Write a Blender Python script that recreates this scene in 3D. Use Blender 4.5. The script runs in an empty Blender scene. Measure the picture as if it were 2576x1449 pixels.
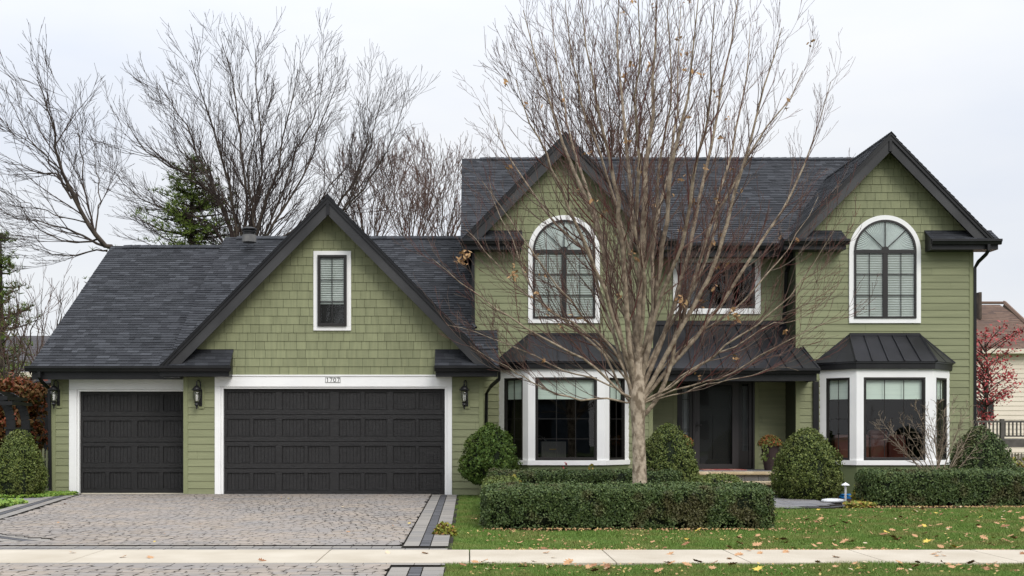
import bpy, bmesh, math, random
import numpy as np
from mathutils import Vector, Matrix, noise
random.seed(7); RNG = np.random.default_rng(7)
S = bpy.context.scene; COL = S.collection
R = math.radians
# ------------------------------------------------------------------ camera, world, sun, exposure
F = 2916.0; HU, HV, CZ = 1177.0, 1085.0, 1.5        # focal length, vanishing point (in a 2576 wide frame), eye height
cam = bpy.data.cameras.new('camera'); camo = bpy.data.objects.new('camera', cam); COL.objects.link(camo)
camo.location = (0, 0, CZ); camo.rotation_euler = (R(90), 0, 0)
cam.sensor_width = 36; cam.lens = 36 * F / 2576
cam.shift_x = (1288 - HU) / 2576; cam.shift_y = (HV - 724.5) / 2576
cam.clip_start = .1; cam.clip_end = 2000
S.camera = camo
S.render.resolution_x = 1024; S.render.resolution_y = 576
S.view_settings.view_transform = 'Standard'; S.view_settings.look = 'None'
S.view_settings.exposure = 0.2; S.view_settings.gamma = 1
W = bpy.data.worlds.new('World'); S.world = W; W.use_nodes = True
nt = W.node_tree; nt.nodes.clear()
def N(t, k, **kw):
    n = t.nodes.new(k)
    for a, b in kw.items(): setattr(n, a, b)
    return n
wo = N(nt, 'ShaderNodeOutputWorld'); bg = N(nt, 'ShaderNodeBackground'); bg2 = N(nt, 'ShaderNodeBackground'); add = N(nt, 'ShaderNodeAddShader')
SUN_EL, SUN_ROT = R(40), R(155)
sky = N(nt, 'ShaderNodeTexSky', sky_type='NISHITA'); sky.sun_disc = False; sky.sun_elevation = SUN_EL; sky.sun_rotation = SUN_ROT
nt.links.new(sky.outputs[0], bg.inputs[0]); bg.inputs[1].default_value = .008
tc = N(nt, 'ShaderNodeTexCoord'); sp = N(nt, 'ShaderNodeSeparateXYZ'); nt.links.new(tc.outputs['Generated'], sp.inputs[0])
mr = N(nt, 'ShaderNodeMapRange'); nt.links.new(sp.outputs['Z'], mr.inputs[0])   # overcast sky: brighter towards the zenith
pw = N(nt, 'ShaderNodeMath', operation='POWER'); mx0 = N(nt, 'ShaderNodeMath', operation='MAXIMUM'); mx0.inputs[1].default_value = 0; nt.links.new(sp.outputs['Z'], mx0.inputs[0]); nt.links.new(mx0.outputs[0], pw.inputs[0]); pw.inputs[1].default_value = 2.2; nt.links.new(pw.outputs[0], mr.inputs[0])
mr.inputs[1].default_value = 0; mr.inputs[2].default_value = 1; mr.inputs[3].default_value = .735; mr.inputs[4].default_value = 2.5
mp = N(nt, 'ShaderNodeMapping'); mp.inputs['Scale'].default_value = (1, 1, 3.2); nt.links.new(tc.outputs['Generated'], mp.inputs[0])
nz = N(nt, 'ShaderNodeTexNoise'); nz.inputs['Scale'].default_value = 2.2; nz.inputs['Detail'].default_value = 5; nz.inputs['Roughness'].default_value = .5
nt.links.new(mp.outputs[0], nz.inputs['Vector'])
cr = N(nt, 'ShaderNodeValToRGB'); cr.color_ramp.elements[0].position = .35; cr.color_ramp.elements[0].color = (.83, .875, .965, 1)
cr.color_ramp.elements[1].position = .62; cr.color_ramp.elements[1].color = (.955, .97, 1.0, 1)
nt.links.new(nz.outputs[0], cr.inputs[0]); nt.links.new(cr.outputs[0], bg2.inputs[0]); nt.links.new(mr.outputs[0], bg2.inputs[1])
nt.links.new(bg.outputs[0], add.inputs[0]); nt.links.new(bg2.outputs[0], add.inputs[1]); nt.links.new(add.outputs[0], wo.inputs[0])
sl = bpy.data.lights.new('sun', 'SUN'); sl.energy = 1.6; sl.angle = R(28); sl.color = (1, .96, .9)
so = bpy.data.objects.new('sun', sl); COL.objects.link(so)
az = R(155)   # direction the light comes from: behind the camera, a little right
d = Vector((math.sin(az) * math.cos(SUN_EL), math.cos(az) * math.cos(SUN_EL), math.sin(SUN_EL)))
so.rotation_euler = d.to_track_quat('Z', 'Y').to_euler(); so.location = (0, -5, 30)
def P(u, v, Y): return Vector(((u - HU) * Y / F, Y, CZ + (HV - v) * Y / F))
def UX(u, Y): return (u - HU) * Y / F
def VZ(v, Y): return CZ + (HV - v) * Y / F
# ------------------------------------------------------------------ materials
def mat(name, c, rough=.7, c2=None, ns=6, detail=4, bump=0, bs=60, island=0, spec=.3, stretch=None, metal=0, c3=None, coat=0, extra=None, ramp=(.35, .65)):
    m = bpy.data.materials.new(name); m.use_nodes = True; t = m.node_tree; b = t.nodes['Principled BSDF']
    b.inputs['Roughness'].default_value = rough; b.inputs['Specular IOR Level'].default_value = spec; b.inputs['Metallic'].default_value = metal
    if coat: b.inputs['Coat Weight'].default_value = coat
    tcn = N(t, 'ShaderNodeTexCoord'); vec = tcn.outputs['Object']
    if stretch:
        mpn = N(t, 'ShaderNodeMapping'); mpn.inputs['Scale'].default_value = stretch; t.links.new(vec, mpn.inputs[0]); vec = mpn.outputs[0]
    col = None
    if c2:
        n = N(t, 'ShaderNodeTexNoise'); n.inputs['Scale'].default_value = ns; n.inputs['Detail'].default_value = detail; t.links.new(vec, n.inputs['Vector'])
        r = N(t, 'ShaderNodeValToRGB'); r.color_ramp.elements[0].position = ramp[0]; r.color_ramp.elements[1].position = ramp[1]
        r.color_ramp.elements[0].color = (*c, 1); r.color_ramp.elements[1].color = (*c2, 1)
        if c3: e = r.color_ramp.elements.new(.93 * ramp[1] + .07); e.position = min(.99, ramp[1] + .1); e.color = (*c3, 1)
        t.links.new(n.outputs[0], r.inputs[0]); col = r.outputs[0]
    if island:
        g = N(t, 'ShaderNodeNewGeometry'); mr = N(t, 'ShaderNodeMapRange'); t.links.new(g.outputs['Random Per Island'], mr.inputs[0])
        mr.inputs[3].default_value = 1 - island; mr.inputs[4].default_value = 1 + island
        mx = N(t, 'ShaderNodeMix', data_type='RGBA', blend_type='MULTIPLY'); mx.inputs[0].default_value = 1
        if col: t.links.new(col, mx.inputs[6])
        else: mx.inputs[6].default_value = (*c, 1)
        t.links.new(mr.outputs[0], mx.inputs[7]); col = mx.outputs[2]
    if col: t.links.new(col, b.inputs['Base Color'])
    else: b.inputs['Base Color'].default_value = (*c, 1)
    if bump:
        n = N(t, 'ShaderNodeTexNoise'); n.inputs['Scale'].default_value = bs; n.inputs['Detail'].default_value = 3; t.links.new(vec, n.inputs['Vector'])
        bp = N(t, 'ShaderNodeBump'); bp.inputs['Strength'].default_value = bump; bp.inputs['Distance'].default_value = .02
        t.links.new(n.outputs[0], bp.inputs['Height']); t.links.new(bp.outputs[0], b.inputs['Normal'])
    m.diffuse_color = (*c, 1)
    return m
def islands(name, cols, rough=.8, noisec=None, ns=3, bump=0, bs=40, patch=(.5, .62), spec=.3, stretch=None, fac=1.0, trans=0):
    """colour picked at random for each loose piece, with optional larger patches of another colour"""
    m = bpy.data.materials.new(name); m.use_nodes = True; t = m.node_tree; b = t.nodes['Principled BSDF']
    b.inputs['Roughness'].default_value = rough; b.inputs['Specular IOR Level'].default_value = spec
    g = N(t, 'ShaderNodeNewGeometry'); r = N(t, 'ShaderNodeValToRGB'); r.color_ramp.interpolation = 'LINEAR'
    for i, c in enumerate(cols):
        p = i / max(1, len(cols) - 1)
        e = r.color_ramp.elements[0] if i == 0 else (r.color_ramp.elements[-1] if i == len(cols) - 1 else r.color_ramp.elements.new(p))
        e.position = p; e.color = (*c, 1)
    t.links.new(g.outputs['Random Per Island'], r.inputs[0]); col = r.outputs[0]
    tcn = N(t, 'ShaderNodeTexCoord'); vec = tcn.outputs['Object']
    if stretch:
        mpn = N(t, 'ShaderNodeMapping'); mpn.inputs['Scale'].default_value = stretch; t.links.new(vec, mpn.inputs[0]); vec = mpn.outputs[0]
    if noisec:
        n = N(t, 'ShaderNodeTexNoise'); n.inputs['Scale'].default_value = ns; n.inputs['Detail'].default_value = 4; t.links.new(vec, n.inputs['Vector'])
        mr = N(t, 'ShaderNodeMapRange'); mr.inputs[1].default_value = patch[0]; mr.inputs[2].default_value = patch[1]; mr.inputs[4].default_value = fac; t.links.new(n.outputs[0], mr.inputs[0])
        mx = N(t, 'ShaderNodeMix', data_type='RGBA'); t.links.new(mr.outputs[0], mx.inputs[0]); t.links.new(col, mx.inputs[6]); mx.inputs[7].default_value = (*noisec, 1); col = mx.outputs[2]
    t.links.new(col, b.inputs['Base Color'])
    if bump:
        n = N(t, 'ShaderNodeTexNoise'); n.inputs['Scale'].default_value = bs; n.inputs['Detail'].default_value = 3; t.links.new(vec, n.inputs['Vector'])
        bp = N(t, 'ShaderNodeBump'); bp.inputs['Strength'].default_value = bump; bp.inputs['Distance'].default_value = .02
        t.links.new(n.outputs[0], bp.inputs['Height']); t.links.new(bp.outputs[0], b.inputs['Normal'])
    if trans: b.inputs['Transmission Weight'].default_value = 0; b.inputs['Subsurface Weight'].default_value = 0
    return m
def glassmat(name, tint=(.93, .95, .935), ior=1.62, rough=0.0):
    m = bpy.data.materials.new(name); m.use_nodes = True; t = m.node_tree; t.nodes.clear()
    o = N(t, 'ShaderNodeOutputMaterial'); mx = N(t, 'ShaderNodeMixShader'); tr = N(t, 'ShaderNodeBsdfTransparent'); gl = N(t, 'ShaderNodeBsdfGlossy'); lw = N(t, 'ShaderNodeLayerWeight'); lw.inputs[0].default_value = .5; pw = N(t, 'ShaderNodeMath', operation='POWER'); pw.inputs[1].default_value = 4.5; t.links.new(lw.outputs['Facing'], pw.inputs[0])
    r0 = ((ior - 1) / (ior + 1)) ** 2; fr = N(t, 'ShaderNodeMath', operation='MULTIPLY_ADD'); fr.inputs[1].default_value = 1 - r0; fr.inputs[2].default_value = r0; t.links.new(pw.outputs[0], fr.inputs[0]); tr.inputs[0].default_value = (*tint, 1); gl.inputs['Roughness'].default_value = rough
    tcn = N(t, 'ShaderNodeTexCoord'); n = N(t, 'ShaderNodeTexNoise'); n.inputs['Scale'].default_value = 1.6; t.links.new(tcn.outputs['Object'], n.inputs['Vector'])
    bp = N(t, 'ShaderNodeBump'); bp.inputs['Strength'].default_value = .06; bp.inputs['Distance'].default_value = .01; t.links.new(n.outputs[0], bp.inputs['Height'])
    t.links.new(bp.outputs[0], gl.inputs['Normal'])
    t.links.new(fr.outputs[0], mx.inputs[0]); t.links.new(tr.outputs[0], mx.inputs[1]); t.links.new(gl.outputs[0], mx.inputs[2]); t.links.new(mx.outputs[0], o.inputs[0])
    return m
G1, G2 = (.240, .254, .142), (.202, .215, .119)
M_siding = mat('green_siding', G1, .62, G2, 2.2, bump=.12, bs=22, island=.07, stretch=(.35, 1, 6))
M_shake = mat('green_shake', G1, .68, G2, 3, bump=.14, bs=40, island=.085, stretch=(5, 1, .6))
M_gtrim = mat('green_trim', (.226, .243, .130), .6, (.212, .228, .121), 3)
M_gpanel = mat('dark_green_panel', (.13, .16, .075), .6, (.12, .148, .07), 3)
M_gapgreen = mat('siding_gap', (.04, .046, .024), .9)
M_white = mat('white_trim', (.86, .86, .84), .5, (.81, .81, .80), 1.5, detail=6)
M_black = mat('black_trim', (.008, .008, .009), .38, (.013, .013, .014), 3, spec=.35)
M_rake = mat('charcoal_rake', (.020, .020, .021), .42, (.046, .046, .047), .8, spec=.35)
M_metal = mat('standing_seam_metal', (.013, .013, .015), .33, (.024, .024, .028), 1.2, spec=.42)
M_door = mat('woodgrain_black_door', (.0075, .007, .0075), .46, (.020, .019, .019), 5, bump=.5, bs=14, stretch=(1.2, 1, 26), spec=.38)
M_roof = islands('charcoal_shingle', [(.014, .0155, .019), (.029, .031, .037), (.019, .021, .025), (.042, .045, .052), (.023, .025, .030), (.058, .062, .071), (.016, .018, .022)], .9, noisec=(.036, .037, .043), ns=.6, patch=(.45, .75), bump=.5, bs=160, fac=.3)
M_roofbase = mat('roof_underlay', (.012, .012, .014), .9)
M_glass = glassmat('window_glass')
M_shade = mat('roller_shade', (.64, .73, .65), .9, (.58, .67, .60), 1, stretch=(1, 1, 30))
M_slat = mat('white_blind', (.42, .46, .43), .6, (.52, .56, .53), 1.3)
M_fan = mat('fan_shade_cloth', (.62, .67, .65), .8, (.52, .56, .55), 3)
M_frame = mat('dark_bronze_frame', (.016, .014, .013), .4, spec=.45)
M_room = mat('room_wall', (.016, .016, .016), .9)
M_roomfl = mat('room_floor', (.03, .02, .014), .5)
M_conc = mat('concrete', (.39, .34, .265), .85, (.50, .45, .37), 1.1, detail=9, bump=.2, bs=50, ramp=(.3, .7))
M_ground = mat('lawn_soil', (.030, .055, .012), .95, (.055, .085, .020), 1.5, detail=8, bump=.6, bs=30)
M_mulch = mat('mulch', (.035, .020, .012), .95, (.075, .045, .028), 14, detail=8, bump=.8, bs=40)
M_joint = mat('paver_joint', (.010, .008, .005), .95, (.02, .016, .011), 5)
M_paver = islands('tumbled_paver', [(.265, .225, .185), (.30, .255, .21), (.245, .215, .19), (.325, .275, .23), (.26, .235, .215), (.29, .245, .20)], .85, noisec=(.22, .21, .205), ns=.9, patch=(.42, .62), bump=.3, bs=60, fac=.6)
M_paverd = islands('dark_paver', [(.075, .075, .082), (.10, .10, .107), (.065, .065, .072)], .85)
M_paverl = islands('border_paver', [(.22, .205, .185), (.26, .24, .215), (.195, .185, .175)], .85, bump=.2)
M_stone = mat('buff_stone', (.42, .33, .20), .8, (.55, .46, .32), 5, bump=.4, bs=20)
M_block = mat('grey_block', (.13, .13, .13), .9, (.18, .175, .17), 6, bump=.3)
M_flag = islands('flagstone', [(.17, .17, .18), (.22, .215, .22), (.19, .18, .175)], .8)
M_bark = mat('maple_bark', (.17, .13, .09), .85, (.42, .345, .26), 10, detail=9, bump=1, bs=26, stretch=(1, 1, .6), ramp=(.40, .55))
M_limb = mat('maple_limb_bark', (.14, .105, .074), .85, (.34, .275, .20), 8, detail=8, bump=.8, bs=30, ramp=(.36, .62))
M_twig = islands('red_brown_twig', [(.060, .034, .027), (.12, .078, .058), (.10, .028, .023), (.17, .13, .10), (.085, .052, .040), (.14, .034, .028)], .8)
M_bbark = mat('far_bark', (.032, .025, .020), .9, (.085, .066, .050), 3, detail=8, bump=.5, bs=10)
M_btwig = islands('far_twig', [(.032, .021, .018), (.060, .042, .035), (.042, .027, .023)], .9)
M_rtwig = islands('russet_twig', [(.075, .038, .030), (.12, .080, .060), (.10, .040, .031)], .9)
M_box = islands('boxwood_leaf', [(.036, .056, .009), (.095, .130, .020), (.056, .085, .013), (.165, .19, .042), (.072, .102, .016)], .65, noisec=(.095, .095, .022), ns=1.6, patch=(.5, .72), fac=.5, spec=.4)
M_hedge = islands('hedge_leaf', [(.018, .036, .008), (.060, .098, .021), (.034, .062, .013), (.115, .155, .044), (.043, .074, .017)], .65, noisec=(.080, .045, .020), ns=1.5, patch=(.54, .62), fac=.55, spec=.4)
M_yew = islands('bright_conifer_leaf', [(.030, .060, .010), (.080, .14, .020), (.050, .095, .014), (.12, .17, .026)], .65, noisec=(.10, .11, .015), ns=1.4, patch=(.5, .7), fac=.4)
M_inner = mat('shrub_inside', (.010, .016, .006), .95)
M_grass = islands('grass_blade', [(.062, .135, .016), (.13, .22, .034), (.085, .165, .023), (.19, .26, .06), (.10, .185, .027)], .6, noisec=(.24, .20, .07), ns=1.3, patch=(.45, .68), fac=.6)
M_pine = islands('pine_needle', [(.065, .11, .018), (.135, .19, .034), (.095, .14, .023), (.19, .25, .048)], .8)
M_redleaf = islands('red_leaf', [(.34, .035, .045), (.44, .075, .075), (.25, .03, .032), (.40, .11, .10)], .6)
M_russet = islands('russet_leaf', [(.13, .028, .015), (.20, .055, .02), (.08, .05, .015), (.16, .07, .02), (.07, .08, .02)], .65)
M_yellow = islands('yellow_green_leaf', [(.26, .24, .03), (.14, .20, .03), (.33, .22, .04), (.10, .16, .02), (.36, .12, .05)], .6)
M_cover = islands('ground_cover_leaf', [(.16, .27, .03), (.10, .20, .025), (.24, .32, .05), (.08, .16, .02)], .6)
M_tan = mat('tan_dead_leaf', (.36, .19, .09), .75, (.50, .30, .16), 30)
M_brown = mat('brown_dead_leaf', (.20, .09, .045), .75, (.30, .15, .07), 30)
M_yel = mat('yellow_dead_leaf', (.55, .38, .05), .7, (.62, .48, .12), 30)
M_pale = mat('pale_dead_leaf', (.52, .40, .26), .75, (.60, .50, .36), 30)
M_pot = mat('brown_planter', (.035, .022, .022), .5, (.045, .03, .028), 8)
M_mum = islands('chrysanthemum', [(.08, .10, .02), (.34, .09, .03), (.10, .13, .03), (.26, .07, .03), (.07, .10, .02), (.12, .14, .03)], .7)
M_red = islands('door_mat_weave', [(.35, .05, .05), (.45, .25, .2)], .9)
M_leather = mat('sofa_leather', (.115, .028, .017), .4, (.085, .02, .013), 4)
M_wood = mat('sideboard_wood', (.15, .145, .135), .6, (.11, .105, .10), 8, stretch=(14, 14, 1))
M_brass = mat('brass', (.55, .38, .12), .35, metal=1)
M_cream = mat('cream_siding', (.74, .655, .54), .75, (.69, .61, .50), 1)
M_ctrim = mat('cream_trim', (.66, .60, .48), .7)
M_broof = islands('brown_shingle', [(.105, .066, .048), (.145, .092, .066), (.08, .052, .042), (.17, .11, .08)], .9)
M_deck = mat('deck_grey', (.085, .078, .07), .85, (.12, .11, .10), 6)
M_fence = mat('fence_wood', (.11, .10, .075), .9, (.16, .145, .11), 5, stretch=(4, 4, .5))
M_picket = mat('sage_picket', (.17, .18, .11), .8)
M_blue = mat('blue_hose', (.015, .16, .42), .5)
M_lampwhite = mat('white_metal', (.72, .73, .74), .4)
M_farwall = mat('grey_green_wall', (.20, .21, .20), .9)
M_farroof = islands('grey_shingle', [(.055, .052, .055), (.08, .076, .08), (.065, .062, .065)], .9)
M_samara = islands('dried_seed', [(.42, .26, .12), (.30, .17, .08), (.5, .33, .17)], .8)
# ------------------------------------------------------------------ object helpers
ORG = {}
def tag(o, label=None, cat=None, group=None, kind=None):
    for k, v in (('label', label), ('category', cat), ('group', group), ('kind', kind)):
        if v: o[k] = v
    return o
def thing(name, loc, label, cat, group=None):
    o = bpy.data.objects.new(name, None); COL.objects.link(o); o.location = loc; o.empty_display_size = .2
    ORG[o.name] = Vector(loc); return tag(o, label, cat, group)
def link(name, me, m, parent, base):
    o = bpy.data.objects.new(name, me); COL.objects.link(o); me.materials.append(m)
    if parent is not None: o.parent = parent; ORG[o.name] = ORG[parent.name]
    else: o.location = base; ORG[o.name] = Vector(base)
    return o
def np_obj(name, V, Fc, m, parent=None, base=(0, 0, 0), smooth=False):
    """V (n,3) world coords; Fc (k,c) faces all of one size"""
    b = ORG[parent.name] if parent is not None else Vector(base)
    V = np.asarray(V, dtype=np.float32) - np.array(b, dtype=np.float32); Fc = np.asarray(Fc, dtype=np.int32)
    me = bpy.data.meshes.new(name); me.vertices.add(len(V)); me.vertices.foreach_set('co', V.ravel())
    k, c = Fc.shape; me.loops.add(k * c); me.loops.foreach_set('vertex_index', Fc.ravel())
    me.polygons.add(k); me.polygons.foreach_set('loop_start', np.arange(k, dtype=np.int32) * c)
    me.update(calc_edges=True)
    if smooth: me.polygons.foreach_set('use_smooth', np.ones(k, bool))
    return link(name, me, m, parent, b)
class MB:
    """collects shapes; local axes a (along the wall), z up, d outward from plane"""
    def __init__(s, o=(0, 0, 0), ux=(1, 0, 0), uz=(0, 0, 1), n=(0, -1, 0)):
        s.v = []; s.f = []; s.frame(o, ux, uz, n)
    def frame(s, o, ux=(1, 0, 0), uz=(0, 0, 1), n=(0, -1, 0)):
        s.o = Vector(o); s.ux = Vector(ux); s.uz = Vector(uz); s.n = Vector(n); return s
    def L(s, a, z, d): return s.o + s.ux * a + s.uz * z + s.n * d
    def poly(s, pts, faces):
        k = len(s.v); s.v += [Vector(p) for p in pts]; s.f += [tuple(i + k for i in f) for f in faces]; return s
    def box(s, a0, a1, z0, z1, d0, d1):
        p = [s.L(a, z, d) for d in (d0, d1) for z in (z0, z1) for a in (a0, a1)]
        return s.poly(p, [(0, 2, 3, 1), (4, 5, 7, 6), (0, 1, 5, 4), (2, 6, 7, 3), (0, 4, 6, 2), (1, 3, 7, 5)])
    def prism(s, pts2, d0, d1):                      # polygon in (a,z), extruded along d
        n = len(pts2); p = [s.L(a, z, d0) for a, z in pts2] + [s.L(a, z, d1) for a, z in pts2]
        return s.poly(p, [tuple(range(n)), tuple(range(2 * n - 1, n - 1, -1))] + [(i, (i + 1) % n, n + (i + 1) % n, n + i) for i in range(n)])
    def xprism(s, pts, a0, a1):                      # polygon in (d,z), extruded along a
        n = len(pts); p = [s.L(a0, z, d) for d, z in pts] + [s.L(a1, z, d) for d, z in pts]
        return s.poly(p, [tuple(range(n)), tuple(range(2 * n - 1, n - 1, -1))] + [(i, (i + 1) % n, n + (i + 1) % n, n + i) for i in range(n)])
    def wbox(s, x0, x1, y0, y1, z0, z1):
        p = [Vector((x, y, z)) for z in (z0, z1) for y in (y0, y1) for x in (x0, x1)]
        return s.poly(p, [(0, 2, 3, 1), (4, 5, 7, 6), (0, 1, 5, 4), (2, 6, 7, 3), (0, 4, 6, 2), (1, 3, 7, 5)])
    def tube(s, pts, r, sides=6, caps=True):
        pts = [Vector(p) for p in pts]; n = len(pts); rr = r if isinstance(r, (list, tuple)) else [r] * n
        k = len(s.v); ref = None
        for i, p in enumerate(pts):
            t = (pts[min(i + 1, n - 1)] - pts[max(i - 1, 0)]).normalized()
            if ref is None: ref = Vector((0, 0, 1)) if abs(t.z) < .9 else Vector((0, 1, 0))
            a = t.cross(ref).normalized(); b = a.cross(t).normalized(); ref = b
            for j in range(sides):
                w = 2 * math.pi * (j + .5) / sides; s.v.append(p + (a * math.cos(w) + b * math.sin(w)) * rr[i])
        for i in range(n - 1):
            for j in range(sides):
                s.f.append((k + i * sides + j, k + i * sides + (j + 1) % sides, k + (i + 1) * sides + (j + 1) % sides, k + (i + 1) * sides + j))
        if caps: s.f.append(tuple(k + j for j in range(sides))); s.f.append(tuple(k + (n - 1) * sides + j for j in reversed(range(sides))))
        return s
    def lathe(s, c, prof, sides=16):                 # prof: [(r,z)]
        c = Vector(c); k = len(s.v); n = len(prof)
        for r, z in prof:
            for j in range(sides):
                w = 2 * math.pi * j / sides; s.v.append(c + Vector((r * math.cos(w), r * math.sin(w), z)))
        for i in range(n - 1):
            for j in range(sides):
                s.f.append((k + i * sides + j, k + i * sides + (j + 1) % sides, k + (i + 1) * sides + (j + 1) % sides, k + (i + 1) * sides + j))
        s.f.append(tuple(k + j for j in reversed(range(sides)))); s.f.append(tuple(k + (n - 1) * sides + j for j in range(sides)))
        return s
    def build(s, name, m, parent=None, base=(0, 0, 0), smooth=False, bevel=0):
        b = ORG[parent.name] if parent is not None else Vector(base)
        me = bpy.data.meshes.new(name); me.from_pydata([v - b for v in s.v], [], s.f)
        bm = bmesh.new(); bm.from_mesh(me); bmesh.ops.recalc_face_normals(bm, faces=bm.faces); bm.to_mesh(me); bm.free()
        if smooth:
            me.polygons.foreach_set('use_smooth', [True] * len(me.polygons))
        o = link(name, me, m, parent, b)
        if bevel: md = o.modifiers.new('bevel', 'BEVEL'); md.width = bevel; md.segments = 2; md.limit_method = 'ANGLE'
        return o
def rect_minus(r, holes):
    out = [r]
    for h in holes:
        nx = []
        for (a, b, c, d) in out:
            if h[0] >= b or h[1] <= a or h[2] >= d or h[3] <= c: nx.append((a, b, c, d)); continue
            if a < h[0]: nx.append((a, h[0], c, d))
            if b > h[1]: nx.append((h[1], b, c, d))
            x0, x1 = max(a, h[0]), min(b, h[1])
            if c < h[2]: nx.append((x0, x1, c, h[2]))
            if d > h[3]: nx.append((x0, x1, h[3], d))
        out = nx
    return out
def tiles(name, m, parent, o, ux, uv, rect, row, wr, t, clips=(), holes=(), gap=.004, v_ph=0.0, jit=0.0, base_mat=None, base_off=-.003, stag=None):
    """courses of shingles or boards as real lapped pieces. rect=(u0,u1,v0,v1); clips: half planes (pu,pv,nu,nv) keep side opposite n"""
    o = Vector(o); ux = Vector(ux).normalized(); uv = Vector(uv).normalized(); n = ux.cross(uv).normalized()
    if n.y > .2 or n.z < -.2: n = -n
    rnd = random.Random(hash(name) % 1000 + int(rect[1] * 10)); bm = bmesh.new(); u0, u1, v0, v1 = rect
    k0 = math.floor((v0 - v_ph) / row)
    for k in range(k0, math.ceil((v1 - v_ph) / row)):
        a, b = k * row + v_ph, (k + 1) * row + v_ph
        x = u0 - rnd.random() * wr[1]
        while x < u1:
            w = rnd.uniform(*wr); e = x + w
            q = (max(x + gap / 2, u0), min(e - gap / 2, u1), max(a, v0), min(b, v1)); x = e
            if q[0] >= q[1] or q[2] >= q[3]: continue
            j = rnd.uniform(0, jit); tt = t * (1 + rnd.uniform(-.25, .25) * (1 if jit else 0))
            for (p, r_, s_, q_) in rect_minus(q, holes):
                f = lambda vv: tt * (1 - .8 * (vv - a) / row)
                sl_ = s_ - (j if s_ == q[2] else 0) * 0
                vs = [bm.verts.new(o + ux * uu + uv * vv + n * dd) for uu, vv, dd in ((p, s_ - j, f(s_)), (r_, s_ - j, f(s_)), (r_, q_, f(q_)), (p, q_, f(q_)), (p, s_ - j, 0), (r_, s_ - j, 0), (r_, q_, 0), (p, q_, 0))]
                for fc in ((0, 1, 2, 3), (4, 5, 1, 0), (4, 0, 3, 7), (1, 5, 6, 2)): bm.faces.new([vs[i] for i in fc])
    def clip(bmx):
        for pu, pv, nu, nv in clips:
            bmesh.ops.bisect_plane(bmx, geom=bmx.verts[:] + bmx.edges[:] + bmx.faces[:], plane_co=o + ux * pu + uv * pv, plane_no=(ux * nu + uv * nv).normalized(), clear_outer=True)
    clip(bm)
    if base_mat is None: pass
    me = bpy.data.meshes.new(name); b0 = ORG[parent.name]
    bmesh.ops.translate(bm, verts=bm.verts, vec=-b0); bm.to_mesh(me); bm.free(); ob = link(name, me, m, parent, b0)
    if base_mat:
        bm = bmesh.new()
        for (p, r_, s_, q_) in rect_minus(rect, holes):
            bm.faces.new([bm.verts.new(o + ux * uu + uv * vv + n * base_off) for uu, vv in ((p, s_), (r_, s_), (r_, q_), (p, q_))])
        clip(bm); bmesh.ops.translate(bm, verts=bm.verts, vec=-b0)
        me = bpy.data.meshes.new('sheathing'); bm.to_mesh(me); bm.free(); link('sheathing', me, base_mat, ob, b0)
    return ob
def siding(name, parent, X0, X1, Z0, Z1, Y, holes=(), clips=(), ph=0.0):
    return tiles(name, M_siding, parent, (0, Y, 0), (1, 0, 0), (0, 0, 1), (X0, X1, Z0, Z1),   .172, (2.6, 3.7), .019, clips, holes, gap=.003, v_ph=ph, base_mat=M_gapgreen)
def shake(name, parent, X0, X1, Z0, Z1, Y, holes=(), clips=()):
    return tiles(name, M_shake, parent, (0, Y, 0), (1, 0, 0), (0, 0, 1), (X0, X1, Z0, Z1), .196, (.16, .34), .018, clips, holes, gap=.007, v_ph=Z0, base_mat=M_gapgreen)
def roofplane(name, parent, o, ux, uv, rect, clips=(), m=None):
    return tiles(name, m or M_roof, parent, o, ux, uv, rect, .138, (.12, .36), .016, clips, gap=.003, base_mat=M_roofbase, jit=.006)
# ------------------------------------------------------------------ THE HOUSE
YG, YW, YM, YC = 27.0, 27.7, 28.4, 29.3
house = thing('house', (2.0, 28.4, 0), 'green two storey house with black roofs, white trimmed windows and attached garage', 'house')
H = house
# --- garage walls
DX0, DX1, DZ = UX(562, YG), UX(1119, YG), VZ(973, YG)     # wide door opening
GXL, GXR = -6.61, .35; GCX = -3.21
HDZ = VZ(943, YG)
siding('wall', H, GXL + .09, UX(541, YG), 0.02, HDZ, YG)
siding('wall', H, UX(1137, YG), GXR - .09, 0.02, HDZ, YG)
sl_g = 1.015; zpk = 6.88 - .2
shake('gable_wall', H, GXL, GXR, HDZ, 6.9, YG, clips=[(GCX, zpk, sl_g, 1), (GCX, zpk, -sl_g, 1)])
MB((0, YG, 0)).box(GXL - .012, GXL + .09, 0, HDZ, -.09, .025).build('corner_board', M_gtrim, H); MB((0, YG, 0)).box(GXR - .09, GXR + .012, 0, HDZ, -.09, .025).build('corner_board', M_gtrim, H)
MB().wbox(GXR - .02, GXR - .001, YG + .09, YM + 1, 0, 2.9).build('side_wall', M_gtrim, H); MB().wbox(GXL + .001, GXL + .02, YG + .09, YW + .1, 0, 2.9).build('side_wall', M_gtrim, H)
# left wing wall
WX0 = UX(130, YW); wl = UX(175, YW); WZ = VZ(951, YW)
siding('wall', H, WX0 + .1, wl, 0.02, WZ + .1, YW)
MB((0, YW, 0)).box(WX0, WX0 + .1, 0, WZ + .1, -.02, .025).build('corner_board', M_gtrim, H)
MB().wbox(WX0 - .012, WX0, YW - .01, YW + 11.5, 0, 3.05).build('side_wall', M_gtrim, H)
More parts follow.
